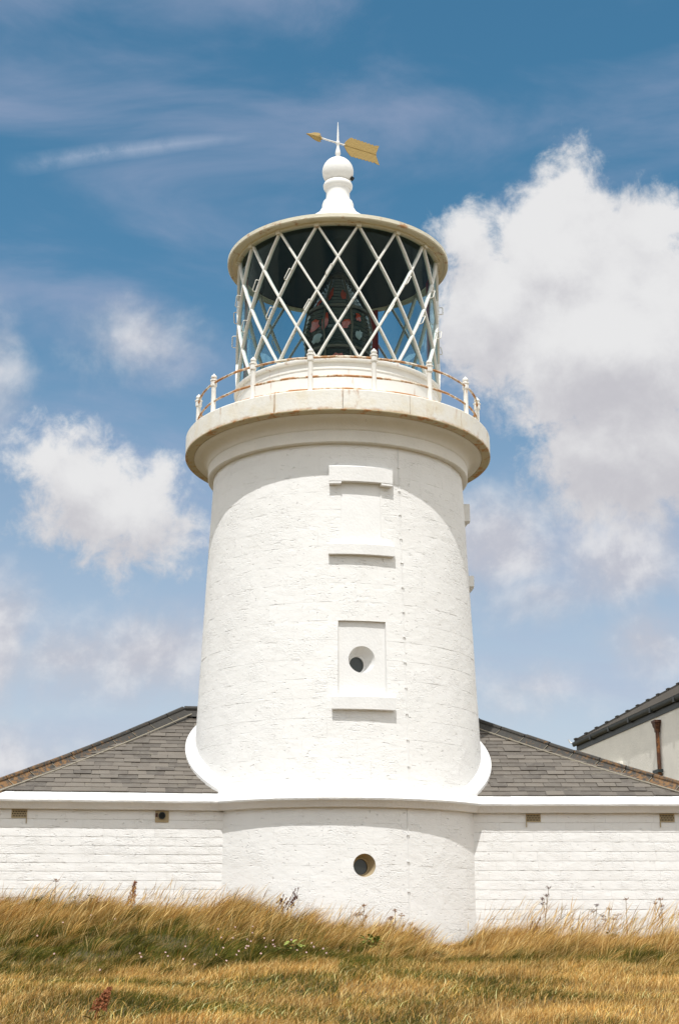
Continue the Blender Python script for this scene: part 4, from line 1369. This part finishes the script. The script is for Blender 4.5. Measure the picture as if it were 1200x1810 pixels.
def seed_cluster(mb, r, c, n, spread, size):
    for _ in range(n):
        p_ = Vector(c) + Vector((r.uniform(-1, 1) * spread[0], r.uniform(-1, 1) * spread[1], r.uniform(-1, 1) * spread[2]))
        s = size * r.uniform(0.6, 1.3)
        a = Vector((r.uniform(-1, 1), r.uniform(-1, 1), r.uniform(-1, 1))).normalized() * s; b = a.orthogonal().normalized() * s * 0.8
        mb.add([p_ - a, p_ + b, p_ + a, p_ - b, p_ + a.cross(b).normalized() * s * 0.5], [(0, 1, 4), (1, 2, 4), (2, 3, 4), (3, 0, 4), (3, 2, 1, 0)])


def leaf(mb, base, d, length, width, droop=0.2):
    d = Vector(d).normalized(); s = d.cross(Vector((0, 0, 1)))
    s = s.normalized() if s.length > 1e-4 else Vector((1, 0, 0)); v = []
    for t, w in ((0, 0.08), (0.3, 0.8), (0.6, 1.0), (0.85, 0.6), (1, 0.02)):
        c = Vector(base) + d * (length * t) - Vector((0, 0, droop * length * t * t))
        v += [c - s * (width * w / 2) + Vector((0, 0, 0.15 * width * w)), c, c + s * (width * w / 2) + Vector((0, 0, 0.15 * width * w))]
    f = []
    for i in range(4):
        f += [(3 * i, 3 * i + 1, 3 * i + 4, 3 * i + 3), (3 * i + 1, 3 * i + 2, 3 * i + 5, 3 * i + 4)]
    mb.add(v, f)


def dock(x, y, h, lean, label, seed):
    r = random.Random(seed); t = empty('dock_plant', (x, y, gz(x, y)))
    tag(t, label, 'dock', 'dock plants gone to seed')
    pts = [(lean * h * (k / 6) ** 1.5, 0, h * k / 6) for k in range(7)]
    MB().tube(pts, [0.009 - 0.001 * k for k in range(7)], 6).build('stem', M_DOCK, t)
    mb = MB()
    for k in range(26):
        u = 0.42 + 0.58 * k / 25; w = 0.055 * (1.15 - u) / 0.6 + 0.008
        seed_cluster(mb, r, (lean * h * u ** 1.5, 0, h * u), 11, (w, w, 0.02), 0.014)
    mb.build('seed_head', M_DOCK, t)
    lf = MB()
    for k in range(4):
        a = r.uniform(0, 6.28); leaf(lf, (0, 0, h * 0.1), (math.cos(a), math.sin(a), 0.7), h * 0.45, 0.06)
    lf.build('leaves', M_STEM, t)


def umbel_plant(x, y, h, lean, label, seed, mat=None, n_um=3, group='dry umbel flowers standing above the long grass'):
    r = random.Random(seed); mat = mat or M_UMBEL; t = empty('umbel_plant', (x, y, gz(x, y)))
    tag(t, label, 'wild plant', group)
    tops = [(lean * h, 0.0, h)]
    for k in range(n_um - 1): tops.append((lean * h + r.uniform(-0.13, 0.13), r.uniform(-0.06, 0.06), h * r.uniform(0.72, 0.95)))
    sm = MB(); sm.tube([(0, 0, 0), (lean * h * 0.25, 0, h * 0.5), tops[0]], [0.008, 0.006, 0.004], 5)
    for q in tops[1:]: sm.tube([(lean * h * 0.25, 0, h * 0.5), ((lean * h * 0.25 + q[0]) / 2 + 0.01, q[1] / 2, h * 0.66), q], [0.005, 0.004, 0.003], 5)
    sm.build('stem', M_STEM, t)
    for q in tops:
        um = MB(); sp = r.uniform(0.030, 0.075)
        for k in range(11):
            a = 2.4 * k; rr = sp * math.sqrt(k / 10)
            e = Vector(q) + Vector((rr * math.cos(a), rr * math.sin(a), r.uniform(0.02, 0.06) - 0.2 * rr))
            um.tube([q, e], 0.0018, 3, False); seed_cluster(um, r, e, 3, (0.010, 0.010, 0.010), 0.009)
        seed_cluster(um, r, Vector(q) - Vector((0, 0, 0.10)), 4, (0.02, 0.01, 0.06), 0.009)
        um.build('umbel', mat, t)


def thistle(x, y, h, label, seed, n=5, group='dark thistle heads above the long grass'):
    r = random.Random(seed); t = empty('thistle', (x, y, gz(x, y))); tag(t, label, 'thistle', group)
    sm = MB(); heads = []
    for k in range(n):
        bx = r.uniform(-0.10, 0.10); hx_ = bx + 0.10 + r.uniform(-0.06, 0.08); hz = h * r.uniform(0.72, 1.0)
        sm.tube([(bx, 0, 0), (bx + 0.02, 0, hz * 0.5), (hx_, r.uniform(-0.03, 0.03), hz)], [0.007, 0.005, 0.004], 5)
        heads.append((hx_, 0, hz))
        for j in range(2):
            u = r.uniform(0.6, 0.9); heads.append((bx + (hx_ - bx) * u + r.uniform(-0.04, 0.04), 0, hz * u))
    sm.build('stem', M_THIST, t)
    for q in heads:
        hm = MB(); s = r.uniform(0.7, 1.1)
        hm.lathe([(0.002, -0.012 * s), (0.013 * s, 0.0), (0.016 * s, 0.016 * s), (0.009 * s, 0.034 * s), (0.012 * s, 0.050 * s), (0.0, 0.058 * s)], 7)
        o = hm.build('seed_head', M_THIST, t); o.location = q; o.rotation_euler = (r.uniform(-0.3, 0.3), r.uniform(0.0, 0.5), 0)


def leafy(x, y, h, w, mat, label, name, seed, n=34, group=None, cat='wild plant'):
    r = random.Random(seed); t = empty(name, (x, y, gz(x, y))); tag(t, label, cat, group)
    sm = MB(); lf = MB()
    for k in range(max(2, n // 10)):
        ex = r.uniform(-w, w) * 0.6; sm.tube([(ex * 0.3, 0, 0), (ex * 0.7, 0, h * 0.5), (ex, r.uniform(-w, w) * 0.3, h * 0.95)], [0.007, 0.005, 0.003], 5)
        for j in range(10):
            u = r.uniform(0.15, 1.0); a = r.uniform(0, 6.28)
            leaf(lf, (ex * u, 0, h * 0.95 * u), (math.cos(a), math.sin(a), r.uniform(0.1, 1.0)), w * r.uniform(0.4, 0.7), w * r.uniform(0.18, 0.32), 0.3)
    sm.build('stem', M_STEM, t); lf.build('leaves', mat, t)


def at(px, d):                                     # lateral place of something d metres from the viewer
    return (px - 597) / 2514 * d * 0.965


dock(at(228, 24.2), -3.8, 0.66, 0.16, 'tall rusty red dock spike in front of the left wall', 1)
dock(at(176, 13.15), -14.85, 0.30, 0.42, 'short rusty brown dock head in the mown grass at the bottom left', 2)
umbel_plant(at(640, 24.0), -4.0, 0.62, 0.05, 'dry brown umbel on a green stalk below the lower porthole', 3, None, 4)
umbel_plant(at(697, 24.3), -3.7, 0.58, 0.02, 'dry brown umbel right of the lower porthole, before the drum', 4, None, 4)
umbel_plant(at(722, 24.2), -3.8, 0.42, 0.08, 'low brown umbel where the grass dips by the drum', 6, None, 2)
umbel_plant(at(960, 25.4), -2.6, 0.98, 0.10, 'tallest pair of dry stalks against the right wall', 7, M_THIST, 4)
umbel_plant(at(1072, 25.3), -2.7, 0.72, 0.05, 'dry brown stalk left of centre on the right wall', 8, None, 4)
umbel_plant(at(1105, 25.3), -2.7, 0.86, 0.01, 'single upright umbel halfway along the right wall', 9, None, 1)
umbel_plant(at(1168, 25.3), -2.7, 0.78, -0.02, 'dry umbel stalk at the right edge of the picture', 10, None, 3)
umbel_plant(at(1046, 25.4), -2.6, 0.78, 0.10, 'bent dry stalk between the tallest pair and the single umbel', 13, M_THIST, 3)
umbel_plant(at(97, 24.2), -3.8, 0.64, 0.02, 'thin dry umbel above the grass before the left wall', 11, None, 1)
thistle(at(504, 24.4), -3.6, 0.66, 'cluster of dark thistle heads against the drum, left of the porthole', 5, 6)
thistle(at(480, 24.4), -3.6, 0.46, 'lower sparse thistle heads left of the dark cluster', 15, 3)
thistle(at(940, 25.0), -3.0, 0.44, 'brown thistle clump at the foot of the right wall', 16, 4)
leafy(at(1014, 24.9), -3.1, 0.44, 0.16, M_DKLEAF, 'dark green leafy sprig at the foot of the right wall', 'leafy_weed', 21, 40)
leafy(at(165, 24.2), -3.8, 0.44, 0.17, M_LEAF, 'green leafy weed just left of the tall dock spike', 'leafy_weed', 22, 50)
leafy(at(62, 24.2), -3.8, 0.42, 0.15, M_LEAF, 'green leafy weed near the left edge before the wall', 'leafy_weed', 23, 40)
leafy(at(20, 24.0), -4.0, 0.42, 0.17, M_LEAF, 'leftmost green leafy weed before the wall', 'leafy_weed', 28, 40)
leafy(at(128, 24.2), -3.8, 0.42, 0.12, M_LEAF, 'narrow green weed between the two bushier left weeds', 'leafy_weed', 29, 30)
leafy(at(655, 21.6), -6.4, 0.30, 0.30, M_LIME, 'lime green bramble leaves in the bank below the porthole', 'bramble', 24, 60, None, 'bramble')
leafy(at(512, 19.6), -8.4, 0.22, 0.26, M_LIME, 'lime green low leaves in the bank left of the tower centre', 'bramble', 25, 50, None, 'bramble')
leafy(at(770, 21.4), -6.6, 0.20, 0.18, M_LEAF, 'small green leaves in the bank below the dip', 'bramble', 26, 40, None, 'bramble')
leafy(at(1080, 25.0), -3.0, 0.36, 0.22, M_LEAF, 'olive green leafy clump among straw by the right wall', 'leafy_weed', 27, 40)

# small pale flowers in the green bank
fl = empty('bindweed_flower', (0, 0, 0))
fm = MB(); fm.lathe([(0.001, 0.0), (0.004, 0.008), (0.009, 0.013), (0.0125, 0.014)], 8)
fo = autosmooth(fm.build('petals', M_PETAL, fl), 60)
MB().tube([(0, 0, 0.004), (0, 0.005, -0.16)], 0.002, 4).build('stem', M_STEM, fl)
r = random.Random(44)
for k in range(44):
    px = r.choice((r.gauss(390, 90), r.gauss(300, 150), r.uniform(20, 640), r.gauss(450, 60), r.gauss(420, 90)))
    px = min(px, 640); d_ = r.uniform(17.6, 21.8)
    o = fl if k == 0 else copy_tree(fl)
    xx = at(px, d_); yy = d_ - 28
    o.location = (xx, yy, gz(xx, yy) + r.uniform(0.13, 0.24))
    o.rotation_euler = (r.uniform(0.5, 1.3), r.uniform(-0.6, 0.6), r.uniform(-0.5, 0.5))
    tag(o, 'small pale pink bindweed flower in the green bank grass', 'flower', 'bindweed flowers in the bank')
